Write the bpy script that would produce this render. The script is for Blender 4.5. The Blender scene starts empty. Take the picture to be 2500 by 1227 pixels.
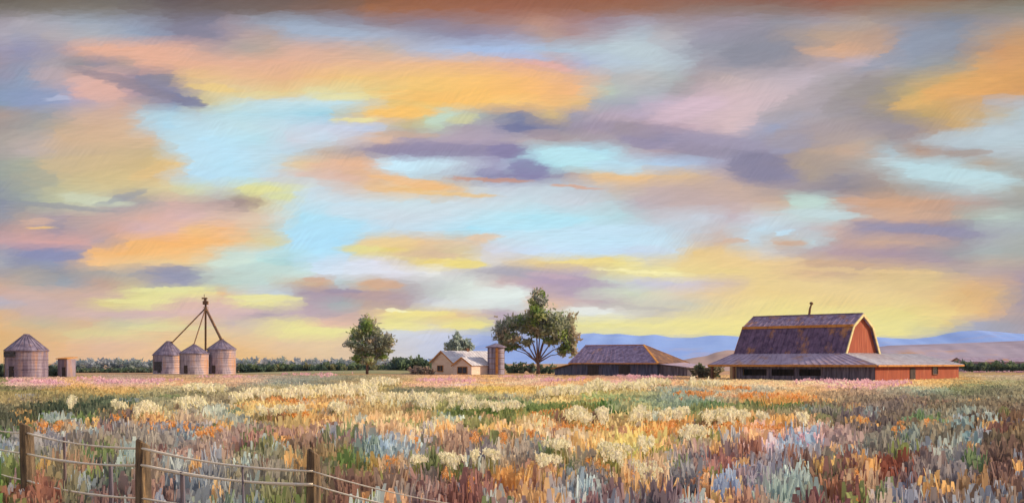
import bpy, math, random
import numpy as np
from mathutils import Vector, Matrix

R = math.radians
rng = np.random.default_rng(7)
random.seed(7)
SC = bpy.context.scene
COL = SC.collection

# ------------------------------------------------------------------ camera
F, HOR, EYE = 2680.0, 885.0, 2.7          # focal length, horizon row (2500 px wide sketch), eye height
cam = bpy.data.objects.new('camera', bpy.data.cameras.new('camera'))
cam.data.sensor_width = 36.0
cam.data.lens = 36.0 * F / 2500.0
cam.data.shift_y = (HOR - 613.5) / 2500.0
cam.data.clip_start = 0.2
cam.data.clip_end = 40000.0
cam.location = (0, 0, EYE)
cam.rotation_euler = (R(90), 0, 0)
COL.objects.link(cam)
SC.camera = cam
SC.view_settings.view_transform = 'Standard'
SC.view_settings.look = 'None'
SC.view_settings.exposure = 0.0
SC.view_settings.gamma = 1.0
SC.cycles.max_bounces = 5
SC.cycles.diffuse_bounces = 3
SC.cycles.transparent_max_bounces = 8

SUN_AZ, SUN_EL = 86.0, 25.0
HAZE_D, HAZE_TOP, HAZE_END = 6.0e-5, 205.0, 5600.0

def lin(h):
    h = h.lstrip('#')
    c = [int(h[i:i + 2], 16) / 255.0 for i in (0, 2, 4)]
    return [x / 12.92 if x <= 0.04045 else ((x + 0.055) / 1.055) ** 2.4 for x in c]

def row(s):
    out = []
    for tok in s.split():
        x, c = tok.split(':')
        out.append((float(x), lin(c)))
    return out

# ------------------------------------------------------------------ sky
SKY = [(885, '0:e0b078 200:dcb08c 350:e4b88c 600:e0b070 750:dcb890 900:d8c0a8 1000:c8c8d0 1150:b0bcd8 1250:94a8dc 1800:a0aed0 2500:b0a4ac'),
(840, '0:d8ac70 150:e0b080 250:dcb498 350:e0b894 450:e4c084 560:e4b880 700:e0c09c 800:e0c49c 880:d8b8a0 960:ccc8cc 1050:c4c8dc 1150:a8b4d8 1200:8ca0d8 1400:9cb0dc 1600:98acd8 1800:a8b0cc 2200:b8b4b8 2500:aca0ac'),
(815, '0:dcac6c 100:d8b080 200:d8c890 300:dccc94 400:e0bc90 500:e0c090 600:dcc09c 700:e4d894 820:e4dc94 880:d8b4a4 950:ccd0d8 1080:c8cce0 1200:98a8d4 1300:a0a8cc 1400:d8d0a0 1480:d8d4a8 1650:e4d898 1800:e4d88c 2200:e8dc8c 2300:c4c0a8 2350:9ca8c0 2500:a8a0ac'),
(790, '0:dcb07c 100:c4b494 200:d4b08c 280:c8c0a0 380:d8d098 480:dcbc90 560:c8b4b0 650:d8c8a0 720:e4dc90 800:e0b8a0 880:d4b0a0 950:e4dc8c 1050:dccca0 1130:e4d888 1190:e0d88c 1220:b8a8b8 1400:e4dc94 1500:e4dc94 1650:e8dc90 1780:ecdc8c 1950:e8d888 2100:e8dc8c 2250:e0d48c 2330:dcc484 2380:a8a8bc 2450:a4a0ac 2500:a89ca4'),
(765, '0:d4ac84 80:c8aca4 200:d0b0a8 300:ccaeac 400:d4b0ac 480:d8b4a8 560:d4b4b0 640:ac9cac 720:c0a8b4 800:b8a4ac 860:c4a8a4 920:d8bc94 1000:e4d884 1100:e4c484 1180:c8b0ac 1220:b8a8b4 1300:c8c0bc 1400:d8d8c8 1500:dcdcd0 1600:c8c0b4 1680:d8cca4 1780:e4d090 1900:e8d888 2050:e8d88c 2200:e4d484 2320:e8cc84 2400:e0b478 2440:c8a48c 2500:ac9ca0'),
(740, '0:b8b0bc 60:c4acac 180:c8a8a0 260:d8c884 360:e0d890 440:d4b0a4 540:d8b4a8 600:e4dc90 680:e4dc98 760:b4a0ac 830:a4b0b4 900:b8a098 980:b49ca0 1050:c4c4cc 1150:d8e0dc 1270:d0d8d8 1310:d8b49c 1400:c8b0b0 1480:b8a8b0 1560:ccc8b8 1680:c8c4b4 1780:e4cc90 1900:e8d488 2050:e4c884 2200:e4cc88 2320:e0bc7c 2400:dcb078 2460:b8a094 2500:a494a0'),
(715, '0:c8a498 80:ccaca0 180:c8a898 260:ccac9c 330:d8d08c 420:e0dc94 520:e4d490 540:e0b884 600:c8c8c0 680:c0ccd4 740:a898a8 840:a894a4 920:d0a884 1000:b0a4ac 1080:c4ccc8 1180:d8e0d8 1280:dce4e0 1310:c0a8a8 1380:b4a0b4 1460:c4c4bc 1560:ccd4bc 1640:d8c8b0 1720:e0c498 1850:e4c884 2000:e4c888 2150:e4c88c 2280:dcbc84 2370:d8ac70 2450:d0ac80 2500:a898a0'),
(690, '0:c4a490 70:b0a49c 160:98a0ac 250:bc9c8c 330:c0b094 390:a09cac 450:9898b0 500:b4bcb4 560:b8ccc4 640:bcd0cc 720:c8b49c 780:c8a488 840:b8c8cc 900:c4b09c 980:b8b0b4 1060:c4c8c8 1150:d4dcd4 1230:c8b0b0 1300:b8a0b4 1400:a898ac 1480:c4ccc0 1560:c4c4d0 1680:ccc4d4 1780:d0b8a8 1860:e4c888 2000:e4c88c 2150:dcc088 2270:d8bc84 2360:d8b080 2440:c8a488 2500:a894a0'),
(665, '0:a49ca0 60:a8a09c 150:94949c 230:a8a09c 300:b0a8a0 370:9494a8 430:9898ac 480:b4bcb8 560:bcccc4 660:bcd4cc 740:c4dcd8 780:ccdcec 860:d4dce8 960:dcdce8 1060:e0e0dc 1160:b8b4b8 1240:a8a4b0 1320:b8a4ac 1420:bcacb8 1490:d0c498 1540:e4d890 1650:e8dc94 1720:e4cc84 1850:e4c888 1980:d4b088 2060:c8a88c 2160:d4b480 2270:d4b888 2340:b8a498 2400:b8a4a0 2500:ac98a0'),
(640, '0:a8a8b0 40:8c90a8 130:8c94b0 200:d0a880 230:ecb878 330:e4bc84 450:e4c48c 540:c8d8cc 640:b8dcd8 700:a4ccd0 770:bcd8ec 850:ccd8e8 920:d8d8e4 980:d4c4a8 1040:e8d070 1130:e8d488 1180:d4d0cc 1260:d8c4a4 1320:e4c87c 1450:e4cc80 1520:e8d884 1590:d8d0b0 1650:c0d8ec 1680:e4c888 1780:e4c484 1900:e4c48c 2000:d0b08c 2100:bca090 2200:b89c94 2280:a894a0 2340:a8989c 2420:b8a89c 2500:b0a49c'),
(615, '0:a09cac 50:8c8cac 140:888cb0 200:9c94a8 230:ecb068 320:f0b05c 420:f0b468 500:e8bc80 560:c4d4c8 620:c8d8d0 700:b0d8e0 780:a8dcf4 850:b4d8e8 880:dcd088 960:e4cc74 1050:d4b894 1130:d0c098 1200:d0d0dc 1300:c4d8ee 1450:bcdaf0 1560:c0d0e4 1650:c4d4e0 1700:e0c080 1780:e4c488 1860:ccc8c4 1960:b8a8a8 2050:b498a0 2200:a490a0 2320:9c98a0 2400:a8b0b0 2500:a4a8a4'),
(590, '0:c49ca0 100:d09c98 200:cc9c98 250:b49ca0 300:c8bca0 330:e8ac64 420:f0ac58 500:f0b060 560:ecb470 620:dcc08c 680:d4cc9c 720:a8d8f0 830:a0d8f4 900:dcc498 940:e4c480 1030:e0bc8c 1100:d8c0a0 1160:d8c0a8 1220:c4d4e0 1350:bcdcee 1500:b8dcf0 1620:bcd8e8 1760:ccac94 1830:bcd0dc 1900:c8ac94 1990:b8ccd4 2060:b89c98 2150:c8a48c 2280:b89c94 2350:9c94a0 2420:a8acb0 2500:a8aca8'),
(560, '0:a89094 60:c49c94 130:9c90a0 200:b49c9c 280:cca094 340:d0acb0 420:dcb0a0 480:e8b474 540:eab27c 600:dcb894 660:ccc4ac 710:a8d8ec 860:a4d8f0 960:c0d4e2 1050:bcd8e8 1150:a4dcf0 1300:b8dcec 1450:b8d8ea 1560:b8d4e4 1680:bcc8d4 1760:c4b8b8 1860:b8d4e4 1960:bcc0c8 2050:c4a8a0 2110:9890a8 2220:9488a0 2330:8c88a4 2420:a4a8b0 2500:a8b0b4'),
(530, '0:9494a0 50:b09c94 130:a898a0 200:b8a09c 300:c4a49c 360:d4a898 450:d4aeac 540:d4b4a4 620:d8c0a8 700:c8d4d0 740:a4d8ec 860:b0d8ea 950:c8d4de 1080:c4d6e2 1200:b4dcea 1300:a8dcec 1420:b0dae6 1520:b0d0d8 1600:c0c0c8 1720:c4ccd8 1800:c0b0b8 1850:c8ccd4 1960:bcd0d0 2050:b8ccd0 2090:c0a498 2200:cca488 2300:b0988e 2380:a8b4ac 2440:b4c4bc 2500:a8b4b0'),
(495, '0:868c9e 60:98a09e 140:b8bc9e 230:c4ccb0 280:9a9ca4 350:a8a0a0 420:cba89e 520:b8a09c 590:a08c8c 630:c8b88c 680:d0d4bc 740:bcd8e4 850:c4d8e4 1000:c4d8e0 1150:c8d4dc 1280:c0d6e0 1400:c4ccd6 1500:b8c6cc 1560:b8acb4 1650:bca8a8 1780:c0a8a4 1900:c8aa94 1940:b8d0c4 2010:b6ccc8 2060:c0a498 2150:c89c7c 2280:c49a80 2380:b49c94 2440:a8a09c 2500:a0a09c'),
(460, '0:8e949c 50:9aa09a 150:c0b890 250:cdbc8c 340:c8b88c 400:d4c494 470:ccd0a8 540:c4d0c8 620:d8d890 700:d4d8a4 760:c4d4de 840:d0c0b8 930:e2b884 1000:e8b66c 1100:dcb478 1160:c8cccc 1230:c0c8d4 1350:bccad4 1440:bcc0c8 1510:c8b4a4 1600:c0aaa6 1700:bca49e 1800:c4a898 1900:a8989a 1970:9a9098 2050:8f8894 2110:948a8e 2180:a89488 2250:b49888 2300:a8b4b8 2380:b4ccd2 2450:b4bcb8 2500:a8a8a0'),
(430, '0:98a098 80:b4aa90 180:c8b486 300:d0b882 380:d8b67e 420:c2ccc4 480:b0d8ee 600:b0d8ea 680:c6ccd2 760:d0c4bc 830:d6b09a 920:dcb088 980:e8b070 1000:b8d4e0 1100:b2bcc8 1180:8c8cae 1260:857fa4 1320:8c86a4 1370:9a98ac 1420:a8d8dc 1460:dcb686 1540:e6b878 1600:d6b48c 1700:d0b08c 1760:c0a8a0 1830:8f88a0 1930:8a86a0 1980:a8988c 2060:928c98 2150:a59894 2200:b0c0c4 2300:b4d0d6 2400:b0c8cc 2480:b4c4c8 2500:a8a8a4'),
(400, '0:9ca098 60:a4a796 150:bfae90 250:c9b184 350:cab07c 390:d6b27c 430:e0bd7c 470:b4d6e6 560:aedaee 650:b6d6e4 700:c4c4c4 740:dcbe90 800:dab090 880:e2ae7c 910:d2c0a0 960:bcdcec 1080:c0dcea 1140:b6c0d0 1210:a09cbc 1250:8682ac 1300:a0cada 1360:a8d8e2 1450:acd8e2 1520:b0cfe0 1620:a9c4e0 1700:a7b8d4 1760:a09cb4 1850:88849e 1930:89859c 1960:ae9a88 2050:ac9c90 2120:b4a090 2150:b8c4c8 2230:b2d2dc 2320:b0ccd4 2400:b0a090 2460:b6c4c8 2500:a8b0b0'),
(370, '0:a9a09c 80:b8aaa6 150:c4ab90 270:c8ad86 370:c4ae84 410:c0c0ac 450:b4d8ea 560:b0daee 640:b6d4e2 720:b8d0de 800:c0ac9c 900:a296a4 1000:938ba8 1150:8f88a6 1250:857fa4 1290:8a86a8 1320:acd8e4 1420:a8d6e8 1490:a9d6e4 1540:b0aeba 1600:ad9ca8 1680:958ca0 1760:938ca2 1850:8c88a0 1920:938aa0 1960:b09c8c 2060:bda08c 2130:b3a49c 2170:a8b8c0 2240:b08f7c 2300:9e9088 2340:a5a4a8 2420:aebcc4 2500:b3bec4'),
(340, '0:a99f98 100:b8a8a0 160:cbab8a 280:d0ae8a 360:d2b290 420:b6d2dc 500:b2dcf0 640:b0d8e4 720:c6ccd8 780:c0d4e4 860:c8c0c4 930:d6b094 1000:a79aac 1120:b09fb0 1220:ab9db0 1280:b2a6ac 1310:b6c8d2 1360:a89a9c 1420:9cbdd4 1480:a59ca8 1560:9a8c9c 1620:8b87a8 1690:a296b0 1730:bba6b4 1790:a69cb0 1850:9a98b0 1920:9b94ac 1960:a99a98 2050:b5a090 2120:b8a698 2180:9c9296 2270:a58c84 2320:a9a6ac 2400:b0c4cc 2500:b0c4cc'),
(310, '0:9f9390 80:9c9c9a 150:bba48c 230:cda98a 310:cfae90 340:b5bcbc 400:a9d2e6 480:b5d6e4 600:b9d8e0 720:bed0de 800:c6cde0 900:b9c6de 940:bcae80 1000:bfb088 1060:b8c8b0 1130:a89ca8 1200:9f97ab 1270:6f769c 1310:8d8ba0 1370:8f8a9c 1450:a492a4 1520:a39090 1620:a892a4 1700:c4a9b4 1790:cdb3b4 1810:a89a9c 1880:959cb8 1940:a3a1b4 1990:a99a9c 2080:a4958f 2150:928a92 2220:958c94 2280:b39a80 2340:c6a26c 2390:b8a890 2420:b2c0c8 2500:b0c0ca'),
(280, '0:a8948c 40:8c8fa8 110:96989e 150:a89a90 200:c6a898 300:cba790 330:c0ad9c 350:aec8d4 420:a8ccdc 480:b0c4cc 550:b3d5de 700:a9d3e2 790:8fc8dc 830:d8c884 900:e7ba5c 1000:eeb85c 1050:c3cc9a 1110:bcd0be 1150:c0bc8c 1200:9d9ca0 1270:7c82a0 1310:b8ac88 1350:cfb27a 1400:9c98a8 1470:b0a0b0 1560:b6a5ba 1650:c8afba 1780:ceb3b8 1860:b5a8b0 1920:a8a4b4 2000:a69ea6 2100:978f92 2180:9a8f88 2250:b89c66 2320:c9a164 2400:c2a67c 2440:b0bcc2 2500:adbfc6'),
(250, '0:7f93a6 80:8d98bb 170:a09fbc 200:b8a09c 280:c9a398 360:a99a9e 420:7e82a4 470:9b9598 500:c5b98c 560:c8d2c0 640:bcd6dc 750:bed9e0 850:b8d6e0 900:d4cc9c 960:e0bb6a 1080:efb549 1170:f2b952 1250:f0bd64 1350:eab266 1420:d9b276 1460:a3a8b0 1540:a2a3b4 1620:c1aec2 1700:cdb2c0 1800:cfb4ba 1900:c4b0b6 1990:aea2ab 2060:99909a 2160:a59478 2230:d4a75c 2300:cc9f5c 2380:c89f70 2420:b5aaa6 2500:b5b6ba'),
(225, '0:8394b0 80:8596b8 160:a59fb4 190:d3a5a0 270:d4a49a 320:9a8d9c 370:7f80a0 430:8584a0 470:c4b38c 520:dcc58c 600:dcc690 700:e0c080 760:dcd29a 850:dccf94 900:dfc780 1000:e8bd62 1150:f2b854 1300:f1b25a 1400:eaae72 1440:d0b08c 1490:b3bfb2 1540:b0b5b8 1600:a9adb5 1660:a39ca2 1720:c2aab2 1800:cbb2b6 1900:c6b2b8 1980:b8a9b2 2060:9c9494 2150:9a9186 2210:bda26a 2260:d8a75a 2350:dea050 2500:cf9450'),
(190, '0:8e8fa8 60:8b97b0 120:b09fa4 200:d1a69c 260:d6a69a 290:a8979e 330:85829a 400:8f8894 430:c2a47e 470:e0b87a 530:e6be76 580:dfb083 700:e0ac7e 800:e6b670 850:e9bd70 950:e7b96e 1050:eebc62 1200:f0b65e 1300:eeb069 1400:dcaa85 1450:c3a9a8 1500:b3b2b2 1560:b8b5b4 1640:aab0b2 1700:a89a9e 1780:bba8a8 1880:b9aab2 1980:bdafba 2040:aaa2a8 2120:978f92 2200:9d9588 2260:b59f78 2330:caa160 2400:d99c50 2500:d1964e'),
(155, '0:9a8e9c 50:8f90a8 130:a69ca4 190:8f8a90 250:918a98 310:b39890 350:dca48a 450:dfa787 560:dba78a 700:dca88a 850:dfae88 1000:e2b083 1150:e3ae7e 1270:dba48c 1360:c9a2a0 1420:a8b0cc 1500:b0c0d0 1600:b4c3cc 1680:aab4bf 1720:9d98a3 1800:8f8e9c 1900:94909b 1990:a99a9f 2080:b5a8b4 2150:aea6b2 2230:8f97a4 2330:9b9790 2390:c69a66 2450:d4985a 2500:cf9657'),
(120, '0:9690a8 60:8f8fae 130:9c95a5 180:bba298 220:dba48c 330:dfa68c 440:d8a48e 520:b49a98 600:ad9f98 660:bca394 720:d0a795 830:c9a696 930:c0ab9f 1000:b0b3c4 1100:a5b6d4 1180:9fb5d8 1270:9fb6da 1330:a3b8d0 1450:afc0cc 1560:b4c4cb 1640:b0b8c2 1700:989aa8 1800:898a98 1900:8a8b98 1980:a3938f 2060:d0a07e 2150:b89886 2210:909ab0 2330:8a8e9c 2390:a58e80 2440:c48e5e 2500:c9935c'),
(85, '0:a9a3b0 40:a09fb0 120:aca3a8 230:a8abb4 340:8f9db4 450:85829a 540:90889b 600:b09a98 660:b09c97 720:9ca8bc 850:9fafc6 960:a0a6bb 1050:8f8fa6 1150:8a86a0 1250:9a92a6 1330:b0938c 1400:a8898a 1470:a8a0ac 1560:a9b4c0 1630:b1acb2 1720:9793a4 1860:8c8a98 1950:a49590 2010:b59a86 2150:b59582 2230:8b93a6 2330:8790a2 2400:a8968a 2500:bb916a'),
(55, '0:9c95a0 60:a9a3ac 200:9aa3b2 330:8f97ab 430:7c7888 520:7f7d92 560:988c97 640:979dae 720:94a2b8 860:8d8b9c 950:8f7a80 1050:8c7f8f 1150:977c7f 1250:a27d78 1320:b58878 1400:a58080 1480:9a8590 1560:a19aa8 1640:9c9098 1800:998f9d 1900:8f8d98 2000:a0979f 2100:a89890 2200:958e95 2330:7f8799 2420:948c8f 2500:a59388'),
(22, '0:766f68 250:7e7872 420:6e6466 640:736460 860:856458 900:9a6444 1250:995f49 1550:94644e 1750:8c746d 1900:8a746e 2030:90685a 2200:917c6c 2500:86847c'),  # this row and the next: shadow of the frame put into the cloud colour
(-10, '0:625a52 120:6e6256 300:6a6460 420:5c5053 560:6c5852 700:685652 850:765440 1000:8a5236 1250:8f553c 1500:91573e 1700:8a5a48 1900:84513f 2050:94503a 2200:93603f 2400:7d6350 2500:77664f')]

AIR = np.array([0.36, 0.44, 0.56])
def behind_haze(c, py):
    # the sky stands outside the haze box: the tone it must have to be seen through that air
    e = max((HOR - py) / F, 1e-4)
    T = math.exp(-HAZE_D * min(HAZE_END, (HAZE_TOP - EYE) / e))
    return [max(0.0, (q - (1 - T) * a) / T) for q, a in zip(c, AIR)]

# single wisps: x, y, half length, half height, slope in degrees (down to the right), tone, cover
WISPS = """420 706 110 6 -1 e2de98 .8|340 733 95 7 1 e2da94 .75|640 727 95 8 1 e6de94 .8|790 806 95 9 1 e6de94 .8|433 664 52 20 8 9092ac .75|125 624 72 13 2 868ab0 .8|95 555 34 5 0 ecbc68 .8|95 540 38 9 0 d4ac94 .6|600 490 44 15 4 a28c86 .55|635 462 60 8 2 dad892 .8|690 480 30 10 0 d4d894 .6
455 247 52 14 14 767a9c .85|310 205 140 15 17 88808f .65|70 240 80 22 4 8394b8 .6|140 241 34 5 -2 bcc2dc .45|245 225 55 26 0 d8a89a .7|120 190 40 26 10 b4a2aa .5|330 130 110 14 6 e0a68a .6|520 215 60 10 4 e8c470 .6|640 232 90 9 -1 dcca90 .7|870 235 120 8 -2 e2d894 .7
1262 312 44 11 8 6c729a .7|1060 366 190 17 1 8d85a4 .75|1240 368 50 18 0 837ca4 .85|1292 415 58 26 12 827ea8 .85|1200 439 120 5 2 c48a70 .75|1400 455 70 4 5 d49a78 .7|965 404 62 14 3 c0e2f2 .85|1015 445 115 12 8 ecb26c .75|1110 474 120 6 2 e4bc7c .8|840 405 110 14 -2 dcae94 .5|800 430 90 12 5 d8b0a0 .5
1075 285 42 23 -10 bcd2c0 .8|1130 290 42 13 -8 ccc890 .7|990 275 105 15 -2 f2b950 .8|870 293 66 6 -1 e4d894 .85|1400 382 92 24 6 b0dee8 .8|1500 408 80 16 6 b0d4e6 .7|1330 330 60 14 6 a0909c .6|1850 408 80 40 6 837f9a .8|1930 350 60 24 -14 959ab8 .6|1700 360 70 20 12 958ca4 .6|1680 268 100 26 -14 d0b4c2 .65|1810 290 60 26 -30 d2b6ba .6|1560 345 60 14 12 8f88a8 .6
2370 335 130 24 -4 b4c6d0 .7|2310 425 175 20 7 b6d6de .8|2360 374 56 10 -4 a5928a .7|1975 490 52 15 4 bad4cc .5|2000 522 120 9 3 bed2d6 .7|2250 560 160 12 5 918da8 .75|1930 593 48 7 -1 cca488 .75|1920 568 28 7 -4 b8daee .8|1790 585 34 7 2 d0ae96 .7|2130 495 90 12 4 cc9e7e .6|2250 530 90 10 -2 cca48a .5|2390 450 60 12 10 b8d0d4 .5
1430 637 95 7 -2 e8d282 .85|1570 663 130 4 3 f0e6a8 .85|1135 646 58 11 1 e8d472 .85|880 607 64 9 0 dfd488 .8|950 592 80 11 -2 e4c68c .7|1180 580 50 9 -3 e0be9a .75|1040 622 110 9 2 d2b29a .55|1260 665 85 12 4 a9a5b4 .7|1400 686 120 13 5 ae9ab4 .7|1340 672 70 7 6 c4a8b4 .6|1700 655 60 22 0 e4ca88 .5
1230 716 95 18 0 dce6e2 .7|1140 742 90 12 -2 d8dedc .6|935 694 55 13 4 d0a280 .75|910 720 95 13 2 ac96a2 .65|780 683 45 6 2 cca488 .75|840 710 60 6 2 9a8ea6 .7|1020 765 95 9 -1 ecdc88 .8|975 797 95 9 1 e8de92 .8|1130 796 72 8 -2 e8da88 .8|960 757 48 3 5 f4eebc .8|1232 780 36 20 4 b6a6b8 .6|1440 758 64 10 4 e2e6e2 .8|1570 750 110 5 4 bcb6b2 .6|1330 742 40 12 10 dcb494 .6
2050 643 110 9 2 c8a486 .65|2120 661 200 6 2 e0c088 .6|1230 130 140 12 6 9eb5dc .6|1345 162 66 9 12 dea6a0 .6|1040 235 160 14 2 f0b658 .5|700 440 70 10 3 c8ccd0 .6|880 520 90 18 4 cad8e2 .5|790 575 80 40 0 a4d8f2 .5|1340 545 110 12 -6 a6dcee .6|1490 560 120 14 -2 bcdcf0 .5|560 640 60 12 -3 cadccf .7|640 655 90 12 2 bcd2cc .6|250 720 60 6 2 c8a6a0 .5|550 760 120 8 0 d6b4b4 .5|420 800 120 8 0 dcd49c .5|320 770 120 8 0 ceb0b0 .5
1600 322 210 20 6 968ea6 .5|2010 330 170 34 -8 a2969e .5|2060 402 150 22 8 a5958f .5|1985 235 140 32 -26 a49b9f .5|1780 345 120 18 10 9a92ac .45
2230 250 70 14 -16 d8a95c .6|2330 215 90 20 -20 dca052 .6|2080 235 80 24 -28 98908f .6|2200 130 120 18 -24 8c95a8 .6|2020 125 80 14 6 cfa282 .6|1860 130 110 26 -8 888998 .6|1560 120 80 20 8 b6c6ce .5|470 80 70 14 8 807e92 .6|780 75 120 12 4 9cabc2 .6|1000 330 90 7 1 c8a488 .5|200 400 120 22 -3 cdb284 .5|90 430 60 20 20 9ea498 .5|370 415 60 14 -24 dcb878 .5|230 488 90 12 8 c8ceb4 .7|300 480 60 10 -18 9499a6 .6|150 505 120 8 6 8f919e .6"""

def build_world():
    w = bpy.data.worlds.new('World')
    SC.world = w
    w.use_nodes = True
    nt = w.node_tree
    for n in list(nt.nodes):
        nt.nodes.remove(n)
    cur = [nt]
    def L(a, b): cur[0].links.new(a, b)
    def N(kind): return cur[0].nodes.new(kind)
    def setin(sock, v):
        if isinstance(v, bpy.types.NodeSocket):
            L(v, sock)
        else:
            sock.default_value = v
    def math_(op, a, b=None, c=None, clamp=False):
        n = N('ShaderNodeMath'); n.operation = op; n.use_clamp = clamp
        setin(n.inputs[0], a)
        if b is not None: setin(n.inputs[1], b)
        if c is not None: setin(n.inputs[2], c)
        return n.outputs[0]
    def vmath(op, a, b=None):
        n = N('ShaderNodeVectorMath'); n.operation = op
        setin(n.inputs[0], a)
        if b is not None: setin(n.inputs[1], b)
        return n.outputs[0]
    def vmix(f, a, b):
        n = N('ShaderNodeMix'); n.data_type = 'VECTOR'
        setin(n.inputs[0], f); setin(n.inputs[4], a); setin(n.inputs[5], b)
        return n.outputs[1]
    def cmix(f, a, b, blend='MIX'):
        n = N('ShaderNodeMix'); n.data_type = 'RGBA'; n.blend_type = blend
        setin(n.inputs[0], f); setin(n.inputs[6], a); setin(n.inputs[7], b)
        return n.outputs[2]
    def noise(v, scale, detail=3.0, rough=0.55):
        n = N('ShaderNodeTexNoise')
        L(v, n.inputs['Vector']); n.inputs['Scale'].default_value = scale
        n.inputs['Detail'].default_value = detail; n.inputs['Roughness'].default_value = rough
        return n
    def mrange(v, a, b, c=0.0, d=1.0, smooth=False, clamp=True):
        n = N('ShaderNodeMapRange'); n.clamp = clamp and not smooth
        if smooth: n.interpolation_type = 'SMOOTHSTEP'
        setin(n.inputs[0], v)
        for i, q in enumerate((a, b, c, d)): n.inputs[i + 1].default_value = q
        return n.outputs[0]

    tc = N('ShaderNodeTexCoord')
    d = vmath('NORMALIZE', tc.outputs['Generated'])
    sp = N('ShaderNodeSeparateXYZ'); L(d, sp.inputs[0])
    x, y, z = sp.outputs
    az = math_('ARCTAN2', x, y)                                     # compass bearing of the sky direction
    rr = math_('SQRT', math_('ADD', math_('MULTIPLY', x, x), math_('MULTIPLY', y, y)))
    v = math_('DIVIDE', z, math_('MAXIMUM', y, math_('MULTIPLY', rr, 0.86)))
    A0, A1 = math.atan(-1250 / F), math.atan(1250 / F)
    ux = math_('MULTIPLY', math_('DIVIDE', math_('SUBTRACT', az, A0), A1 - A0), 25.0)   # bearing, 25 units across
    vy = math_('MINIMUM', math_('MULTIPLY', v, F / 100.0), 16.0)                        # elevation
    cb = N('ShaderNodeCombineXYZ'); L(ux, cb.inputs[0]); L(vy, cb.inputs[1])
    P = cb.outputs[0]
    # cloud edges torn by wind: warp, then gather into wisps of one tint
    n1 = noise(vmath('MULTIPLY', P, (0.55, 1.5, 1)), 1.0, 4.0, 0.6)
    w1 = vmath('MULTIPLY', vmath('SUBTRACT', n1.outputs['Color'], (0.5, 0.5, 0.5)), (0.50, 0.13, 0))
    n2 = noise(vmath('MULTIPLY', P, (2.2, 9.0, 1)), 1.0, 6.0, 0.72)
    w2 = vmath('MULTIPLY', vmath('SUBTRACT', n2.outputs['Color'], (0.5, 0.5, 0.5)), (0.62, 0.15, 0))
    Pw = vmath('ADD', vmath('ADD', P, w1), w2)
    def dab(vec, sx, sy):
        vo = N('ShaderNodeTexVoronoi'); vo.inputs['Scale'].default_value = 1.0
        vo.voronoi_dimensions = '2D'
        L(vmath('MULTIPLY', vec, (sx, sy, 1)), vo.inputs['Vector'])
        return vmath('MULTIPLY', vo.outputs['Position'], (1 / sx, 1 / sy, 0)), vo
    d1, _ = dab(Pw, 1.5, 4.6)
    d2, vo2 = dab(Pw, 4.2, 11.5)
    Q = vmix(0.40, vmix(0.38, Pw, d1), d2)
    sq = N('ShaderNodeSeparateXYZ'); L(Q, sq.inputs[0])
    fx = math_('PINGPONG', math_('MULTIPLY', sq.outputs[0], 1 / 25.0), 1.0)
    qy = sq.outputs[1]
    def ramp(fx, ya, s):
        n = N('ShaderNodeValToRGB'); e = n.color_ramp.elements
        st = row(s)
        while len(st) > 31: st.pop(min(range(1, len(st) - 1), key=lambda q: st[q + 1][0] - st[q - 1][0]))
        pos = [min(1, max(0, (math.atan((p - 1250) / F) - A0) / (A1 - A0))) for p, _ in st]
        while len(e) < len(st): e.new(0.5)
        for el, p, (_, c) in zip(e, pos, st): el.position = p
        for el, p, (_, c) in zip(e, pos, st): el.color = (*behind_haze(c, ya), 1)
        L(fx, n.inputs[0])
        return n.outputs[0]
    Pr = vmath('ADD', vmath('ADD', P, vmath('MULTIPLY', w1, (0.9, 0.9, 0))), vmath('MULTIPLY', w2, (1.5, 1.2, 0)))
    Pr = vmix(0.35, Pr, d2)
    # fine streaks in the cloud sheet
    st1 = noise(vmath('MULTIPLY', P, (1.5, 26.0, 1)), 1.0, 4.0, 0.65).outputs[0]
    rot = N('ShaderNodeMapping'); rot.inputs['Rotation'].default_value = (0, 0, R(-52)); L(P, rot.inputs['Vector'])
    st2 = noise(vmath('MULTIPLY', rot.outputs[0], (1.2, 16.0, 1)), 1.0, 3.0, 0.6).outputs[0]
    pm = noise(vmath('MULTIPLY', P, (0.5, 1.1, 1)), 1.0, 2.0, 0.5).outputs[0]
    rot3 = N('ShaderNodeMapping'); rot3.inputs['Rotation'].default_value = (0, 0, R(-18)); L(vmath('ADD', P, w1), rot3.inputs['Vector'])
    st3 = noise(vmath('MULTIPLY', rot3.outputs[0], (0.9, 9.0, 1)), 1.0, 4.0, 0.6).outputs[0]
    val = math_('ADD', math_('MULTIPLY', mrange(st1, 0.3, 0.7, -0.075, 0.075), mrange(pm, 0.62, 0.40)),
                math_('MULTIPLY', mrange(st2, 0.3, 0.7, -0.075, 0.075), mrange(pm, 0.50, 0.68)))
    val = math_('ADD', val, mrange(st3, 0.3, 0.7, -0.05, 0.05))
    wis = []
    for tok in WISPS.replace('\n', '|').split('|'):
        a = tok.split()
        if len(a) > 6: wis.append([float(q) for q in a[:5]] + [a[5], float(a[6])])
    srcs = (fx, qy, Pr, val)
    def band(ya, yb):
        """the part of the sky between sketch rows ya (lower) and yb (higher)"""
        g = bpy.data.node_groups.new('cloud_band', 'ShaderNodeTree')
        for nm, ty in (('fx', 'NodeSocketFloat'), ('qy', 'NodeSocketFloat'), ('Pr', 'NodeSocketVector'), ('val', 'NodeSocketFloat')):
            g.interface.new_socket(nm, in_out='INPUT', socket_type=ty)
        g.interface.new_socket('Color', in_out='OUTPUT', socket_type='NodeSocketColor')
        cur[0] = g
        gi = N('NodeGroupInput'); go = N('NodeGroupOutput')
        fx, qy, Pr, val = gi.outputs[0], gi.outputs[1], gi.outputs[2], gi.outputs[3]
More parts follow.
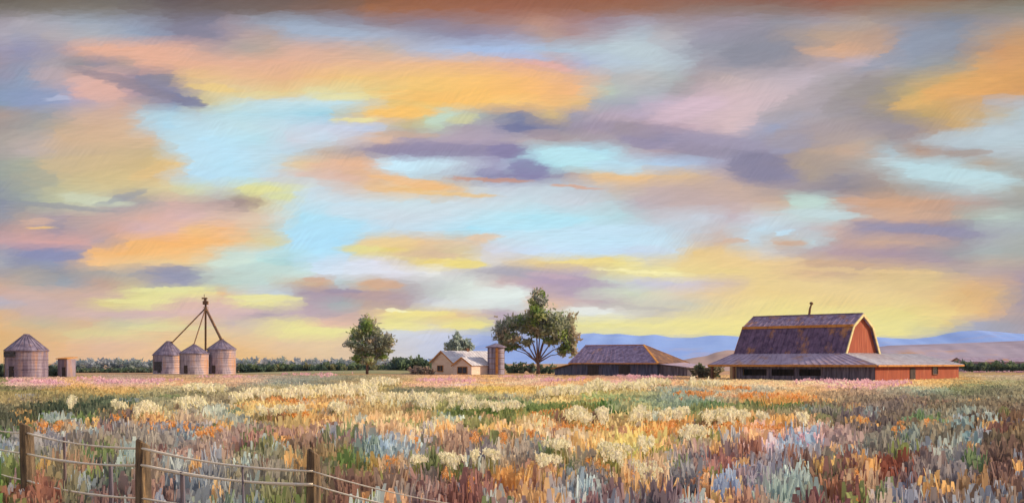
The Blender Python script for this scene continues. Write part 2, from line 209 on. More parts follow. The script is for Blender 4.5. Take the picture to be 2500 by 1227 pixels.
        rows = [r for i, r in enumerate(SKY) if SKY[min(i + 1, len(SKY) - 1)][0] <= ya + 30 and SKY[max(i - 1, 0)][0] >= yb - 30]
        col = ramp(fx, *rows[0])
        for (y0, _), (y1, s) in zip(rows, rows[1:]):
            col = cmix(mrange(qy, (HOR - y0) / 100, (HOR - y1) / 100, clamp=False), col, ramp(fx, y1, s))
        for px, py, rx, ry, sl, hx, cv in wis:
            ext = ry + rx * abs(math.sin(R(sl))) + 25
            if py - ext > ya or py + ext < yb: continue
            m = N('ShaderNodeMapping'); m.vector_type = 'TEXTURE'
            m.inputs['Location'].default_value = ((math.atan((px - 1250) / F) - A0) / (A1 - A0) * 25, (HOR - py) / 100, 0)
            m.inputs['Rotation'].default_value = (0, 0, R(-sl))
            m.inputs['Scale'].default_value = (rx / 100, ry / 100, 1)
            L(Pr, m.inputs['Vector'])
            ln = N('ShaderNodeVectorMath'); ln.operation = 'LENGTH'; L(m.outputs[0], ln.inputs[0])
            col = cmix(mrange(ln.outputs['Value'], 1.2, 0.66, 0, cv, True), col, (*behind_haze(lin(hx), py), 1))
        hsv = N('ShaderNodeHueSaturation')
        hsv.inputs['Saturation'].default_value = 0.90
        L(math_('ADD', val, 1.075), hsv.inputs['Value']); L(col, hsv.inputs['Color'])
        L(hsv.outputs[0], go.inputs[0])
        cur[0] = nt
        gn = N('ShaderNodeGroup'); gn.node_tree = g
        for q, src in enumerate(srcs): L(src, gn.inputs[q])
        return gn.outputs[0]
    def shader(col):
        bg = N('ShaderNodeBackground'); bg.inputs['Strength'].default_value = 1.0
        L(col, bg.inputs['Color'])
        return bg.outputs[0]
    def smix(f, a, b):
        n = N('ShaderNodeMixShader'); L(f, n.inputs[0]); L(a, n.inputs[1]); L(b, n.inputs[2])
        return n.outputs[0]
    # overhead and behind: clear evening sky between clouds, both brightened as unseen fill light
    sky = N('ShaderNodeTexSky'); sky.sky_type = 'NISHITA'; sky.sun_disc = False
    sky.sun_elevation = R(SUN_EL); sky.sun_rotation = R(SUN_AZ)
    clear = cmix(1.0, sky.outputs[0], (0.15, 0.15, 0.15, 1), 'MULTIPLY')
    cl = noise(vmath('MULTIPLY', d, (1, 1, 1.6)), 2.6, 5.0, 0.6).outputs[0]
    over = cmix(mrange(cl, 0.42, 0.62, 0, 0.85, True), clear, (1.05, 0.92, 0.88, 1))
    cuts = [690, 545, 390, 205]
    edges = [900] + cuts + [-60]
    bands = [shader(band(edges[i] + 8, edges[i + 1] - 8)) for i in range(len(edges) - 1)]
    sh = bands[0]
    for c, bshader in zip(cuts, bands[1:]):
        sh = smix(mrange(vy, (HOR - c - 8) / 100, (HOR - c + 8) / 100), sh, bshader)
    sh = smix(mrange(vy, 8.9, 12.5, 0, 1, True), sh, shader(over))
    out = N('ShaderNodeOutputWorld'); L(sh, out.inputs['Surface'])
    try:
        w.cycles.sampling_method = 'NONE'
    except Exception:
        pass
build_world()

sd = Vector((math.sin(R(SUN_AZ)) * math.cos(R(SUN_EL)), math.cos(R(SUN_AZ)) * math.cos(R(SUN_EL)), math.sin(R(SUN_EL))))
sun = bpy.data.objects.new('sun', bpy.data.lights.new('sun', 'SUN'))
sun.data.energy = 5.0
sun.data.angle = R(0.6)
sun.data.color = (1.0, 0.78, 0.52)
sun.rotation_euler = sd.to_track_quat('Z', 'Y').to_euler()
COL.objects.link(sun)

# ------------------------------------------------------------------ helpers
def at(px, d, z=0.0):
    return Vector(((px - 1250) / F * d, d, z))
def zat(py, d):
    return EYE + (HOR - py) / F * d
def pt(px, py, d):
    return Vector(((px - 1250) / F * d, d, zat(py, d)))

def tag(o, label=None, cat=None, group=None, kind=None):
    if label: o['label'] = label
    if cat: o['category'] = cat
    if group: o['group'] = group
    if kind: o['kind'] = kind
    return o
def thing(name, loc, label, cat, group=None):
    o = bpy.data.objects.new(name, None)
    o.empty_display_size = 0.5
    o.location = loc
    COL.objects.link(o)
    return tag(o, label, cat, group)
def wloc(o):
    p = Vector((0, 0, 0))
    while o:
        p += o.location; o = o.parent
    return p

class MB:
    def __init__(s):
        s.v = []; s.f = []
    def poly(s, pts, thick=0.0, n=None):
        pts = [Vector(p) for p in pts]
        b = len(s.v); k = len(pts)
        if not thick:
            s.v += pts; s.f.append(tuple(range(b, b + k))); return s
        if n is None:
            n = (pts[1] - pts[0]).cross(pts[2] - pts[0]).normalized()
        off = Vector(n) * thick
        s.v += pts + [p + off for p in pts]
        s.f.append(tuple(range(b, b + k))[::-1]); s.f.append(tuple(range(b + k, b + 2 * k)))
        for i in range(k):
            j = (i + 1) % k
            s.f.append((b + i, b + j, b + k + j, b + k + i))
        return s
    def bar(s, a, b, w, h, up=(0, 0, 1)):
        a = Vector(a); b = Vector(b); t = (b - a).normalized(); up = Vector(up)
        if abs(t.dot(up)) > 0.98: up = Vector((0, 1, 0))
        r = t.cross(up).normalized(); u = r.cross(t).normalized()
        q = [a - r * w / 2 - u * h / 2, a + r * w / 2 - u * h / 2, a + r * w / 2 + u * h / 2, a - r * w / 2 + u * h / 2]
        return s.poly(q, (b - a).length, t)
    def box(s, c, X, Y, lx, ly, z0, z1):
        c = Vector(c); X = Vector(X); Y = Vector(Y)
        q = [c + X * a * lx / 2 + Y * b * ly / 2 for a, b in ((-1, -1), (1, -1), (1, 1), (-1, 1))]
        for p in q: p.z = z0
        return s.poly(q, z1 - z0, (0, 0, 1))
    def lathe(s, c, prof, seg=24, squash=1.0):
        b = len(s.v)
        for r, z in prof:
            for i in range(seg):
                a = 2 * math.pi * i / seg
                s.v.append(Vector((c[0] + r * math.cos(a), c[1] + r * squash * math.sin(a), z)))
        for k in range(len(prof) - 1):
            for i in range(seg):
                j = (i + 1) % seg
                s.f.append((b + k * seg + i, b + k * seg + j, b + (k + 1) * seg + j, b + (k + 1) * seg + i))
        s.f.append(tuple(b + i for i in range(seg))[::-1])
        e = b + (len(prof) - 1) * seg
        s.f.append(tuple(e + i for i in range(seg)))
        return s
    def tube(s, pts, rad, seg=7):
        pts = [Vector(p) for p in pts]; b = len(s.v); n = len(pts)
        for k, p in enumerate(pts):
            t = (pts[min(k + 1, n - 1)] - pts[max(k - 1, 0)]).normalized()
            u = t.orthogonal().normalized(); w = t.cross(u)
            if k and False: pass
            ref = Vector((1, 0, 0)) if abs(t.x) < 0.9 else Vector((0, 1, 0))
            u = (ref - t * ref.dot(t)).normalized(); w = t.cross(u)
            for i in range(seg):
                a = 2 * math.pi * i / seg
                s.v.append(p + (u * math.cos(a) + w * math.sin(a)) * rad[k])
        for k in range(n - 1):
            for i in range(seg):
                j = (i + 1) % seg
                s.f.append((b + k * seg + i, b + k * seg + j, b + (k + 1) * seg + j, b + (k + 1) * seg + i))
        s.f.append(tuple(b + i for i in range(seg))[::-1])
        s.f.append(tuple(b + (n - 1) * seg + i for i in range(seg)))
        return s
    def build(s, name, mat, parent=None, loc=None, smooth=False):
        me = bpy.data.meshes.new(name)
        o = bpy.data.objects.new(name, me)
        base = Vector((0, 0, 0))
        if parent:
            o.parent = parent; base = wloc(parent)
        if loc is not None:
            o.location = Vector(loc) - base; base = Vector(loc)
        me.from_pydata([tuple(p - base) for p in s.v], [], s.f)
        me.materials.append(mat)
        if smooth:
            for p in me.polygons: p.use_smooth = True
        me.update()
        COL.objects.link(o)
        return o

def np_mesh(name, V, Q, C, mat, parent=None, loc=(0, 0, 0)):
    """V (n,3), Q (m,4) quads, C (n,3) per-vertex tint"""
    me = bpy.data.meshes.new(name)
    loc = np.array(loc, dtype=float)
    base = np.array(wloc(parent)) if parent else np.zeros(3)
    me.vertices.add(len(V)); me.vertices.foreach_set('co', (V - loc - (base if parent else 0)).astype(np.float32).ravel())
    me.loops.add(Q.size); me.loops.foreach_set('vertex_index', Q.astype(np.int32).ravel())
    me.polygons.add(len(Q))
    me.polygons.foreach_set('loop_start', np.arange(0, Q.size, 4, dtype=np.int32))
    me.polygons.foreach_set('loop_total', np.full(len(Q), 4, dtype=np.int32))
    ca = me.color_attributes.new('tint', 'FLOAT_COLOR', 'POINT')
    ca.data.foreach_set('color', np.concatenate([C, np.ones((len(C), 1))], 1).astype(np.float32).ravel())
    me.materials.append(mat)
    me.update(); me.validate()
    o = bpy.data.objects.new(name, me)
    if parent: o.parent = parent
    o.location = tuple(loc)
    COL.objects.link(o)
    return o

# ------------------------------------------------------------------ materials
def tint_mat(name, transl=0.3):
    m = bpy.data.materials.new(name); m.use_nodes = True
    nt = m.node_tree; nt.nodes.clear(); L = nt.links.new
    a = nt.nodes.new('ShaderNodeAttribute'); a.attribute_name = 'tint'
    df = nt.nodes.new('ShaderNodeBsdfDiffuse'); tr = nt.nodes.new('ShaderNodeBsdfTranslucent')
    mx = nt.nodes.new('ShaderNodeMixShader'); mx.inputs[0].default_value = transl
    L(a.outputs['Color'], df.inputs[0]); L(a.outputs['Color'], tr.inputs[0])
    L(df.outputs[0], mx.inputs[1]); L(tr.outputs[0], mx.inputs[2])
    o = nt.nodes.new('ShaderNodeOutputMaterial'); L(mx.outputs[0], o.inputs[0])
    return m

def mat(name, c1, c2, c3=None, scale=(1, 1, 1), size=1.0, lo=0.4, hi=0.6, rough=0.8, bump=0.0, c3amt=0.35, c3size=None, metal=0.0):
    """weathered surface: two tones streaked by stretched noise, a third tone in patches"""
    m = bpy.data.materials.new(name); m.use_nodes = True
    nt = m.node_tree; nt.nodes.clear(); L = nt.links.new; N = nt.nodes.new
    tc = N('ShaderNodeTexCoord'); mp = N('ShaderNodeMapping'); mp.inputs['Scale'].default_value = scale
    L(tc.outputs['Object'], mp.inputs['Vector'])
    n = N('ShaderNodeTexNoise'); n.inputs['Scale'].default_value = size; n.inputs['Detail'].default_value = 5; n.inputs['Roughness'].default_value = 0.65
    L(mp.outputs[0], n.inputs['Vector'])
    r = N('ShaderNodeMapRange'); r.inputs[1].default_value = lo; r.inputs[2].default_value = hi
    L(n.outputs[0], r.inputs[0])
    mx = N('ShaderNodeMix'); mx.data_type = 'RGBA'
    mx.inputs[6].default_value = (*lin(c1), 1); mx.inputs[7].default_value = (*lin(c2), 1)
    L(r.outputs[0], mx.inputs[0])
    col = mx.outputs[2]
    if c3:
        n3 = N('ShaderNodeTexNoise'); n3.inputs['Scale'].default_value = c3size or size * 0.5
        n3.inputs['Detail'].default_value = 6; n3.inputs['Roughness'].default_value = 0.7
        L(mp.outputs[0], n3.inputs['Vector'])
        r3 = N('ShaderNodeMapRange'); r3.inputs[1].default_value = 1 - c3amt - 0.06; r3.inputs[2].default_value = 1 - c3amt + 0.08
        L(n3.outputs[0], r3.inputs[0])
        m3 = N('ShaderNodeMix'); m3.data_type = 'RGBA'; m3.inputs[7].default_value = (*lin(c3), 1)
        L(r3.outputs[0], m3.inputs[0]); L(col, m3.inputs[6]); col = m3.outputs[2]
    b = N('ShaderNodeBsdfPrincipled'); b.inputs['Roughness'].default_value = rough; b.inputs['Metallic'].default_value = metal
    b.inputs['Specular IOR Level'].default_value = 0.25
    L(col, b.inputs['Base Color'])
    if bump:
        bp = N('ShaderNodeBump'); bp.inputs['Strength'].default_value = bump; bp.inputs['Distance'].default_value = 0.05
        L(n.outputs[0], bp.inputs['Height']); L(bp.outputs[0], b.inputs['Normal'])
    o = N('ShaderNodeOutputMaterial'); L(b.outputs[0], o.inputs[0])
    return m

M = {}
V_ = (2.6, 2.6, 0.25)       # vertical board streaks
M['roof_dark'] = mat('roof_dark', '50405c', '745f7e', 'b88450', (1.0, 1.0, 0.6), 1.3, 0.38, 0.62, 0.85, 0.4, 0.385, 0.35)  # darker copy of the barn roof: lower slopes' shade put into the colour
M['roof_low'] = mat('roof_low', '94849c', 'b4a6be', 'bc8c68', (0.8, 0.8, 0.8), 0.9, 0.35, 0.62, 0.8, 0.3, 0.40, 0.3)
M['roof_shed'] = mat('roof_shed', '70607c', 'a090b2', 'b48868', (1.3, 1.3, 0.5), 1.0, 0.38, 0.62, 0.85, 0.3, 0.36, 0.3)
M['roof_rust'] = mat('roof_rust', '5c4440', '80604e', 'b08050', (1.3, 1.3, 0.5), 1.0, 0.38, 0.62, 0.85, 0.3, 0.40, 0.4)
M['roof_upper'] = mat('roof_upper', '7a6882', 'a896b2', 'b4805c', (1.2, 1.2, 0.8), 1.1, 0.38, 0.62, 0.9, 0.4, 0.42, 0.4)  # lighter copy for the upper slopes: sky light put into the colour
M['roof_pale'] = mat('roof_pale', 'b8b4c0', 'dcdce4', 'c4a090', (1, 1, 1), 0.8, 0.35, 0.65, 0.7, 0.2, 0.33, 0.4)
M['red_board'] = mat('red_board', '83402f', 'a85a42', 'b8805e', V_, 1.2, 0.35, 0.65, 0.85, 0.4, 0.36, 0.7)
M['grey_board'] = mat('grey_board', '4a4350', '77707f', '8f7566', V_, 1.2, 0.38, 0.62, 0.9, 0.4, 0.36, 0.8)
M['blue_board'] = mat('blue_board', '3a3a52', '5f6480', '6b5052', V_, 1.2, 0.38, 0.62, 0.9, 0.4, 0.38, 0.6)
M['brown_board'] = mat('brown_board', '5d4038', '86604a', 'b07c4c', V_, 1.2, 0.38, 0.62, 0.9, 0.4, 0.36, 0.8)
M['cream_trim'] = mat('cream_trim', 'c8b884', 'ddd3a2', None, (1, 1, 1), 2.0)
M['ochre_trim'] = mat('ochre_trim', 'b0763c', 'cf9450', '7c5038', (1, 1, 1), 0.9, 0.35, 0.65, 0.85, 0, 0.38, 0.8)
M['dark_wood'] = mat('dark_wood', '2f2a2c', '493d3c', None, V_, 1.5)
M['dark_glass'] = mat('dark_glass', '26242c', '3c3a46', None, (1, 1, 1), 2.0, rough=0.25)
M['cream_wall'] = mat('cream_wall', 'c9a886', 'd8bd98', None, V_, 1.0)
M['white_board'] = mat('white_board', 'd6bcac', 'e8d6ca', 'd4a47c', (0.4, 0.4, 3.0), 1.2, 0.35, 0.65, 0.8, 0.2, 0.33, 0.6)
M['bin_metal'] = mat('bin_metal', '766c82', 'bcb2c4', 'bc8c64', (1.0, 1.0, 0.22), 0.9, 0.38, 0.62, 0.5, 0.1, 0.40, 0.45, 0.15)
M['bin_old'] = mat('bin_old', '6c6076', '988c9e', 'ac8060', (1.2, 1.2, 0.16), 0.9, 0.38, 0.62, 0.6, 0.1, 0.42, 0.5, 0.1)
M['bin_roof'] = mat('bin_roof', '625870', '9288a0', 'a88060', (1, 1, 1), 0.9, 0.36, 0.64, 0.6, 0.2, 0.38, 0.6, 0.15)
M['silo_grey'] = mat('silo_grey', '5c5470', 'a49eb4', 'a87c5c', (1.6, 1.6, 0.05), 1.2, 0.40, 0.60, 0.6, 0.1, 0.40, 0.8, 0.1)
M['steel_dark'] = mat('steel_dark', '5c4536', '84644c', 'b88850', (1, 1, 1), 1.5, 0.4, 0.6, 0.7, 0, 0.4, 1.2)
M['bark'] = mat('bark', '57423f', '85695f', None, (2, 2, 0.5), 2.0, bump=0.5)
M['post_wood'] = mat('post_wood', '463e3a', '88745e', 'b89468', (9, 9, 0.9), 2.0, 0.35, 0.65, 0.95, 0.7, 0.38, 1.5)
M['rail_wood'] = mat('rail_wood', 'e0d4c4', 'f2e8d8', 'c4d0dc', (2, 2, 2), 1.2, 0.35, 0.65, 0.9, 0.3, 0.4, 0.5)
M['grass'] = tint_mat('grass', 0.52)
M['leaf'] = tint_mat('leaf', 0.55)
M['petal'] = tint_mat('petal', 0.42)

# ------------------------------------------------------------------ ground and hills
def ground_material():
    m = bpy.data.materials.new('ground'); m.use_nodes = True
    nt = m.node_tree; nt.nodes.clear(); L = nt.links.new; N = nt.nodes.new
    tc = N('ShaderNodeTexCoord')
    def nz(scale, size, det=5):
        mp = N('ShaderNodeMapping'); mp.inputs['Scale'].default_value = scale
        L(tc.outputs['Object'], mp.inputs['Vector'])
        n = N('ShaderNodeTexNoise'); n.inputs['Scale'].default_value = size; n.inputs['Detail'].default_value = det; n.inputs['Roughness'].default_value = 0.6
        L(mp.outputs[0], n.inputs['Vector']); return n.outputs[0]
    cr = N('ShaderNodeValToRGB'); e = cr.color_ramp.elements
    st = [(0.30, '94807c'), (0.42, 'a4946c'), (0.50, 'c8a070'), (0.58, 'b08c8a'), (0.68, '8c8c70')]
    while len(e) < len(st): e.new(0.5)
    for q, (p, c) in zip(e, st): q.position = p
    for q, (p, c) in zip(e, st): q.color = (*lin(c), 1)
    L(nz((0.012, 0.05, 1), 1.0), cr.inputs[0])
    fine = N('ShaderNodeMapRange'); fine.inputs[1].default_value = 0.3; fine.inputs[2].default_value = 0.7; fine.inputs[3].default_value = 0.7; fine.inputs[4].default_value = 1.25
    L(nz((1, 1, 1), 1.4, 8), fine.inputs[0])
    mx = N('ShaderNodeMix'); mx.data_type = 'RGBA'; mx.blend_type = 'MULTIPLY'; mx.inputs[0].default_value = 1
    L(cr.outputs[0], mx.inputs[6]); L(fine.outputs[0], mx.inputs[7])
    b = N('ShaderNodeBsdfDiffuse'); L(mx.outputs[2], b.inputs[0])
    o = N('ShaderNodeOutputMaterial'); L(b.outputs[0], o.inputs[0])
    return m
g = MB().poly([(-3200, -250, 0), (3200, -250, 0), (3200, 5500, 0), (-3200, 5500, 0)]).build('ground', ground_material())
tag(g, 'flat farm soil under the dry meadow grass', 'ground', kind='structure')

def hill(name, prof, d, depth, material, label, rough=0.03, step=8, low=1.0):
    px = np.arange(prof[0][0], prof[-1][0] + 1, step)
    py = np.interp(px, [p for p, _ in prof], [q for _, q in prof])
    h = np.maximum((HOR + EYE * F / d - py) * d / F, 0.0) * low
    n = len(px)
    rows = [(-1.0, 0.0), (-0.75, 0.22), (-0.5, 0.5), (-0.25, 0.78), (0, 1.0), (0.3, 0.8), (0.7, 0.4), (1.0, 0.0)]
    V = []
    for t, k in rows:
        ph = rng.uniform(0, 9)
        for i in range(n):
            dd = d + t * depth
            wob = 1 + (rough * math.sin(px[i] * 0.045 + ph) + rough * math.sin(px[i] * 0.11 + 2 * ph)) * (k < 1)
            V.append(((px[i] - 1250) / F * d + t * depth * 0.15, dd, h[i] * k * wob - (1.0 if k == 0 else 0)))
    fs = []
    for r in range(len(rows) - 1):
        for i in range(n - 1):
            fs.append((r * n + i, r * n + i + 1, (r + 1) * n + i + 1, (r + 1) * n + i))
    me = bpy.data.meshes.new(name); me.from_pydata(V, [], fs); me.materials.append(material)
    for p in me.polygons: p.use_smooth = True
    o = bpy.data.objects.new(name, me); COL.objects.link(o)
    return tag(o, label, 'hills', kind='structure')
M['hill_blue'] = mat('hill_blue', '7ea2f0', '8eb0f4', 'a0a8dc', (1, 1, 1), 0.006, 0.35, 0.65, 1.0, 0, 0.38, 0.004)  # blue of the distant air put into the hills' colour
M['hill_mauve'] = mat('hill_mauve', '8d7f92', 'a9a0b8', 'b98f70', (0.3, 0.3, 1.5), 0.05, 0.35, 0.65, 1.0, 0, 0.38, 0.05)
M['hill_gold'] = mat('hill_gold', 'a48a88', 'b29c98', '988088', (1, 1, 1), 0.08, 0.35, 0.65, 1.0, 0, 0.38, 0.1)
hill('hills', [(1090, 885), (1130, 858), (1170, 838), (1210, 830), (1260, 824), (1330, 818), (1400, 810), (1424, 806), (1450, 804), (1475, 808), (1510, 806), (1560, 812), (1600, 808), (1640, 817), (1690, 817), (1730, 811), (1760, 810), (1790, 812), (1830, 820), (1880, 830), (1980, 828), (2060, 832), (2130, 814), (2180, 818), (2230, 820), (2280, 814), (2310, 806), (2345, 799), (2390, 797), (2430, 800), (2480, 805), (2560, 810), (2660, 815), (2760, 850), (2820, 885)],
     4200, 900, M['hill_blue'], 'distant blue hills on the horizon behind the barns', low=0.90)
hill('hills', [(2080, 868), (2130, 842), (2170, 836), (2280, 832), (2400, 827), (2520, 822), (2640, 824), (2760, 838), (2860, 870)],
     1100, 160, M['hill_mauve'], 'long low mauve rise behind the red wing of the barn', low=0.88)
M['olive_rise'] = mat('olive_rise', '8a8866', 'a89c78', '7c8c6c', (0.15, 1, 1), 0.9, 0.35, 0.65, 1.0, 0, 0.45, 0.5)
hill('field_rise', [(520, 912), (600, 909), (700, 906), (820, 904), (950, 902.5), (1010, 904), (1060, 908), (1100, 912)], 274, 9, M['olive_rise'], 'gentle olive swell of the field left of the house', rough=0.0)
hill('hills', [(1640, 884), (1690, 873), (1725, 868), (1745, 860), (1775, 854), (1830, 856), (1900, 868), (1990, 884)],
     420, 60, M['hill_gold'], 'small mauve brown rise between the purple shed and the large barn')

# ------------------------------------------------------------------ vegetation builders
def quads_from(c, u, v):
    """quad centred at c with half axes u, v -> verts (n*4,3), faces"""
    n = len(c)
    V = np.stack([c - u - v, c + u - v, c + u * 0.7 + v, c - u * 0.7 + v], 1).reshape(-1, 3)
    return V, np.arange(n * 4).reshape(n, 4)

def leaves(blobs, n_total, size, palette, seed=1, up=0.35, stray=0.05):
    """blobs: (cx,cy,cz, rx,ry,rz); clumps of leaf sprays scattered through the volume"""
    r = np.random.default_rng(seed)
    vol = np.array([b[3] * b[4] * b[5] for b in blobs]) ** 0.67
    cnt = np.maximum((n_total * vol / vol.sum()).astype(int), 8)
    Vs, Cs = [], []
    pal = np.array([lin(p) for p in palette])
    for b, k in zip(blobs, cnt):
        # sub-clumps inside the blob give light and dark tufts and ragged edges
        nc = max(5, k // 42)
        dirs = r.normal(size=(nc, 3)); dirs /= np.linalg.norm(dirs, axis=1)[:, None]
        cc = dirs * (r.random(nc)[:, None] ** 0.45)
        ccol = pal[r.integers(0, len(pal), nc)]
        idx = r.integers(0, nc, k)
        off = r.normal(size=(k, 3)) * 0.26
        off[r.random(k) < stray] *= 1.5
        p = (cc[idx] + off) * np.array(b[3:6]) + np.array(b[:3])
        out = p - np.array(b[:3]); out /= np.linalg.norm(out, axis=1)[:, None] + 1e-6
        axis = out * 0.6 + r.normal(size=(k, 3)) * 0.6 + np.array([0, 0, up]); axis /= np.linalg.norm(axis, axis=1)[:, None]
        side = np.cross(axis, r.normal(size=(k, 3))); side /= np.linalg.norm(side, axis=1)[:, None] + 1e-6
        s = size * r.uniform(0.55, 1.35, k)[:, None]
        V, _ = quads_from(p, side * s * 0.32, axis * s * 0.62)
        col = ccol[idx] * r.uniform(0.75, 1.25, k)[:, None]
        Vs.append(V); Cs.append(np.repeat(col, 4, 0))
    V = np.concatenate(Vs); C = np.concatenate(Cs)
    V[:, 2] = np.maximum(V[:, 2], 0.02)
    return V, np.arange(len(V)).reshape(-1, 4), C

def pblob(px, py, rx, ry, d, dy=0.0, deep=1.0):
    k = d / F
    return ((px - 1250) * k, d + dy * k, zat(py, d), rx * k, (rx + ry) * 0.5 * k * deep, ry * k)

def tree(name, px, d, blobs, n, size, palette, label, trunk_r, fork_py, limbs, seed):
    base = at(px, d)
    t = thing(name, base, label, 'tree')
    fork = pt(px, fork_py, d)
    mb = MB()
    mb.tube([base, base.lerp(fork, 0.5) + Vector((trunk_r * 0.4, 0, 0)), fork], [trunk_r * 1.25, trunk_r, trunk_r * 0.8], 9)
    r = random.Random(seed)
    for (lx, ly) in limbs:
        e = pt(lx, ly, d + r.uniform(-2.5, 2.5))
        m1 = fork.lerp(e, 0.5) + Vector((0, 0, 0.06 * (e - fork).length))
        s0 = fork - Vector((0, 0, r.uniform(0.1, 0.8)))
        mb.tube([s0, m1, e], [trunk_r * 0.5, trunk_r * 0.3, trunk_r * 0.1], 6)
        for q in range(2):
            a = m1.lerp(e, r.uniform(0, 0.6))
            e2 = a + (e - m1) * 0.6 + Vector((r.uniform(-1, 1), r.uniform(-1, 1), r.uniform(-0.2, 0.8)))
            mb.tube([a, e2], [trunk_r * 0.2, trunk_r * 0.05], 5)
    mb.build('trunk', M['bark'], t, smooth=True)
    V, Q, C = leaves(blobs, n, size, palette, seed)
    np_mesh('crown', V, Q, C, M['leaf'], t)
    return t

GREENS = ['acb49c', 'b6ba9c', '9ca89e', 'b4bc84', 'acb6a8', 'c4baa4', 'b0b4b0', 'c0b29c']
d = 264
tree('leafy_tree', 1313, d, [pblob(*b, d, dy) for *b, dy in (
    (1311, 736, 17, 24, 0), (1303, 764, 24, 20, -8), (1262, 784, 34, 18, 10), (1236, 800, 26, 22, -10), (1330, 784, 30, 26, 12), (1368, 796, 34, 32, -6), (1290, 794, 30, 18, 8),
    (1320, 808, 36, 14, 0), (1392, 830, 18, 26, 4), (1256, 822, 26, 13, -14), (1374, 856, 18, 16, 10), (1248, 848, 22, 9, 8), (1350, 832, 26, 12, -12), (1286, 838, 20, 9, 6), (1398, 852, 14, 14, 0), (1228, 838, 16, 10, 6), (1224, 816, 16, 16, 0))],
    9500, 0.62, GREENS + ['94ac5c', '76925a'], 'tallest leafy tree with a fan of bare lower limbs beside the silo', 0.42, 880,
    [(1240, 830), (1262, 810), (1285, 790), (1306, 740), (1322, 775), (1345, 790), (1368, 815), (1388, 838), (1270, 850), (1330, 820), (1376, 862), (1252, 852), (1296, 820)], 3)
d = 262
tree('leafy_tree', 896, d, [pblob(*b, d, dy) for *b, dy in (
    (890, 796, 20, 26, 0), (884, 822, 32, 24, 6), (872, 842, 26, 16, -6), (908, 818, 22, 24, 8), (918, 842, 26, 18, -4), (944, 828, 18, 18, 0), (930, 852, 24, 10, 6), (886, 862, 30, 12, 0), (920, 868, 26, 10, 4), (878, 878, 22, 10, -6), (906, 882, 24, 10, -8))],
    5000, 0.56, GREENS + ['94ac5c', '76925a'], 'lopsided green tree rising from the dark hedge left of the house', 0.3, 868,
    [(876, 840), (888, 800), (908, 815), (942, 830), (925, 845)], 4)
d = 300
tree('leafy_tree', 1118, d, [pblob(*b, d, dy) for *b, dy in (
    (1119, 826, 10, 16, 0), (1116, 845, 24, 16, 4), (1096, 850, 14, 10, 0), (1136, 847, 14, 14, 0))],
    1600, 0.85, ['b4c4c0', 'bcccc8', 'a8b8b4', 'c4ccc8'], 'small grey green tree showing above the white roof of the house', 0.22, 868, [(1116, 830), (1100, 850), (1136, 848)], 5)

def hedge(name, x0, x1, d, py_top, n, size, palette, label, seed, cat='hedge', thick=2.5, wob=0.35, group=None):
    k = d / F; bl = []; r = random.Random(seed)
    ztop = zat(py_top, d)
    w = ztop * 0.7
    m = max(2, int(abs(x1 - x0) * k / (w * 0.6)))
    for i in range(m + 1):
        h = ztop * (1 - wob * r.random())
        x = ((x0 + (x1 - x0) * i / m) - 1250) * k
        bl.append((x, d + r.uniform(-1, 1) * thick * 0.5, h * 0.5, w * 0.75, thick, h * 0.52))
    V, Q, C = leaves(bl, n, size, palette, seed, 0.5, 0.0)
    o = np_mesh(name, V, Q, C, M['leaf'], None, tuple(at((x0 + x1) / 2, d)))
    return tag(o, label, cat, group)
DK = ['5c705e', '647a66', '708468', '60746c', '748266']
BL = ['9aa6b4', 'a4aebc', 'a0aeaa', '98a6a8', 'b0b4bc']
hedge('hedge', 585, 1000, 286, 890, 7000, 0.8, DK + ['708060', '8a8a68'], 'long dark green hedge between the grain bins and the house', 11, wob=0.10)
hedge('dense_bush', 968, 1040, 278, 874, 1500, 0.9, DK, 'dense dark bush at the right end of the long hedge', 12, 'bush', 2.6, 0.15)
hedge('dense_bush', 1238, 1302, 282, 887, 700, 0.7, DK + ['706c58'], 'low dark bush between the silo and the tallest tree', 13, 'bush', 1.5)
hedge('dense_bush', 1320, 1346, 268, 889, 300, 0.6, DK, 'small round bush just right of the tallest tree trunk', 14, 'bush', 1.2)
hedge('hedge', 190, 372, 300, 899, 2500, 0.6, DK + ['7c8270'], 'low dark hedge left of the three grain bins', 15, wob=0.12)
hedge('dense_bush', 116, 142, 205, 890, 500, 0.6, DK + ['7c8a72'], 'dark bush between the large grain bin and small shed', 16, 'bush', 1.5)
hedge('dense_bush', -60, 12, 200, 888, 900, 0.7, DK, 'dark bush at the left of the large old grain bin', 17, 'bush', 1.5)
hedge('hedge', 2345, 2580, 330, 883, 2600, 0.7, ['60745a', '6e7e60', '586a60'], 'green hedge beyond the end of the red barn wing', 18, wob=0.08)
hedge('dense_bush', 1700, 1745, 190, 891, 500, 0.6, ['807c68', '707860', '928468'], 'scrubby olive bush between the purple shed and barn posts', 19, 'bush', 1.3)
hedge('dense_bush', 1008, 1052, 255, 893, 500, 0.6, ['a89894', '90867c', 'b8a294'], 'brown scrub bush at the left corner of the house', 21, 'bush', 1.3)
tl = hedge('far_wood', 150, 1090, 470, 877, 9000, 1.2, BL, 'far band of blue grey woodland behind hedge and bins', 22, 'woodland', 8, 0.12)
tl['kind'] = 'stuff'

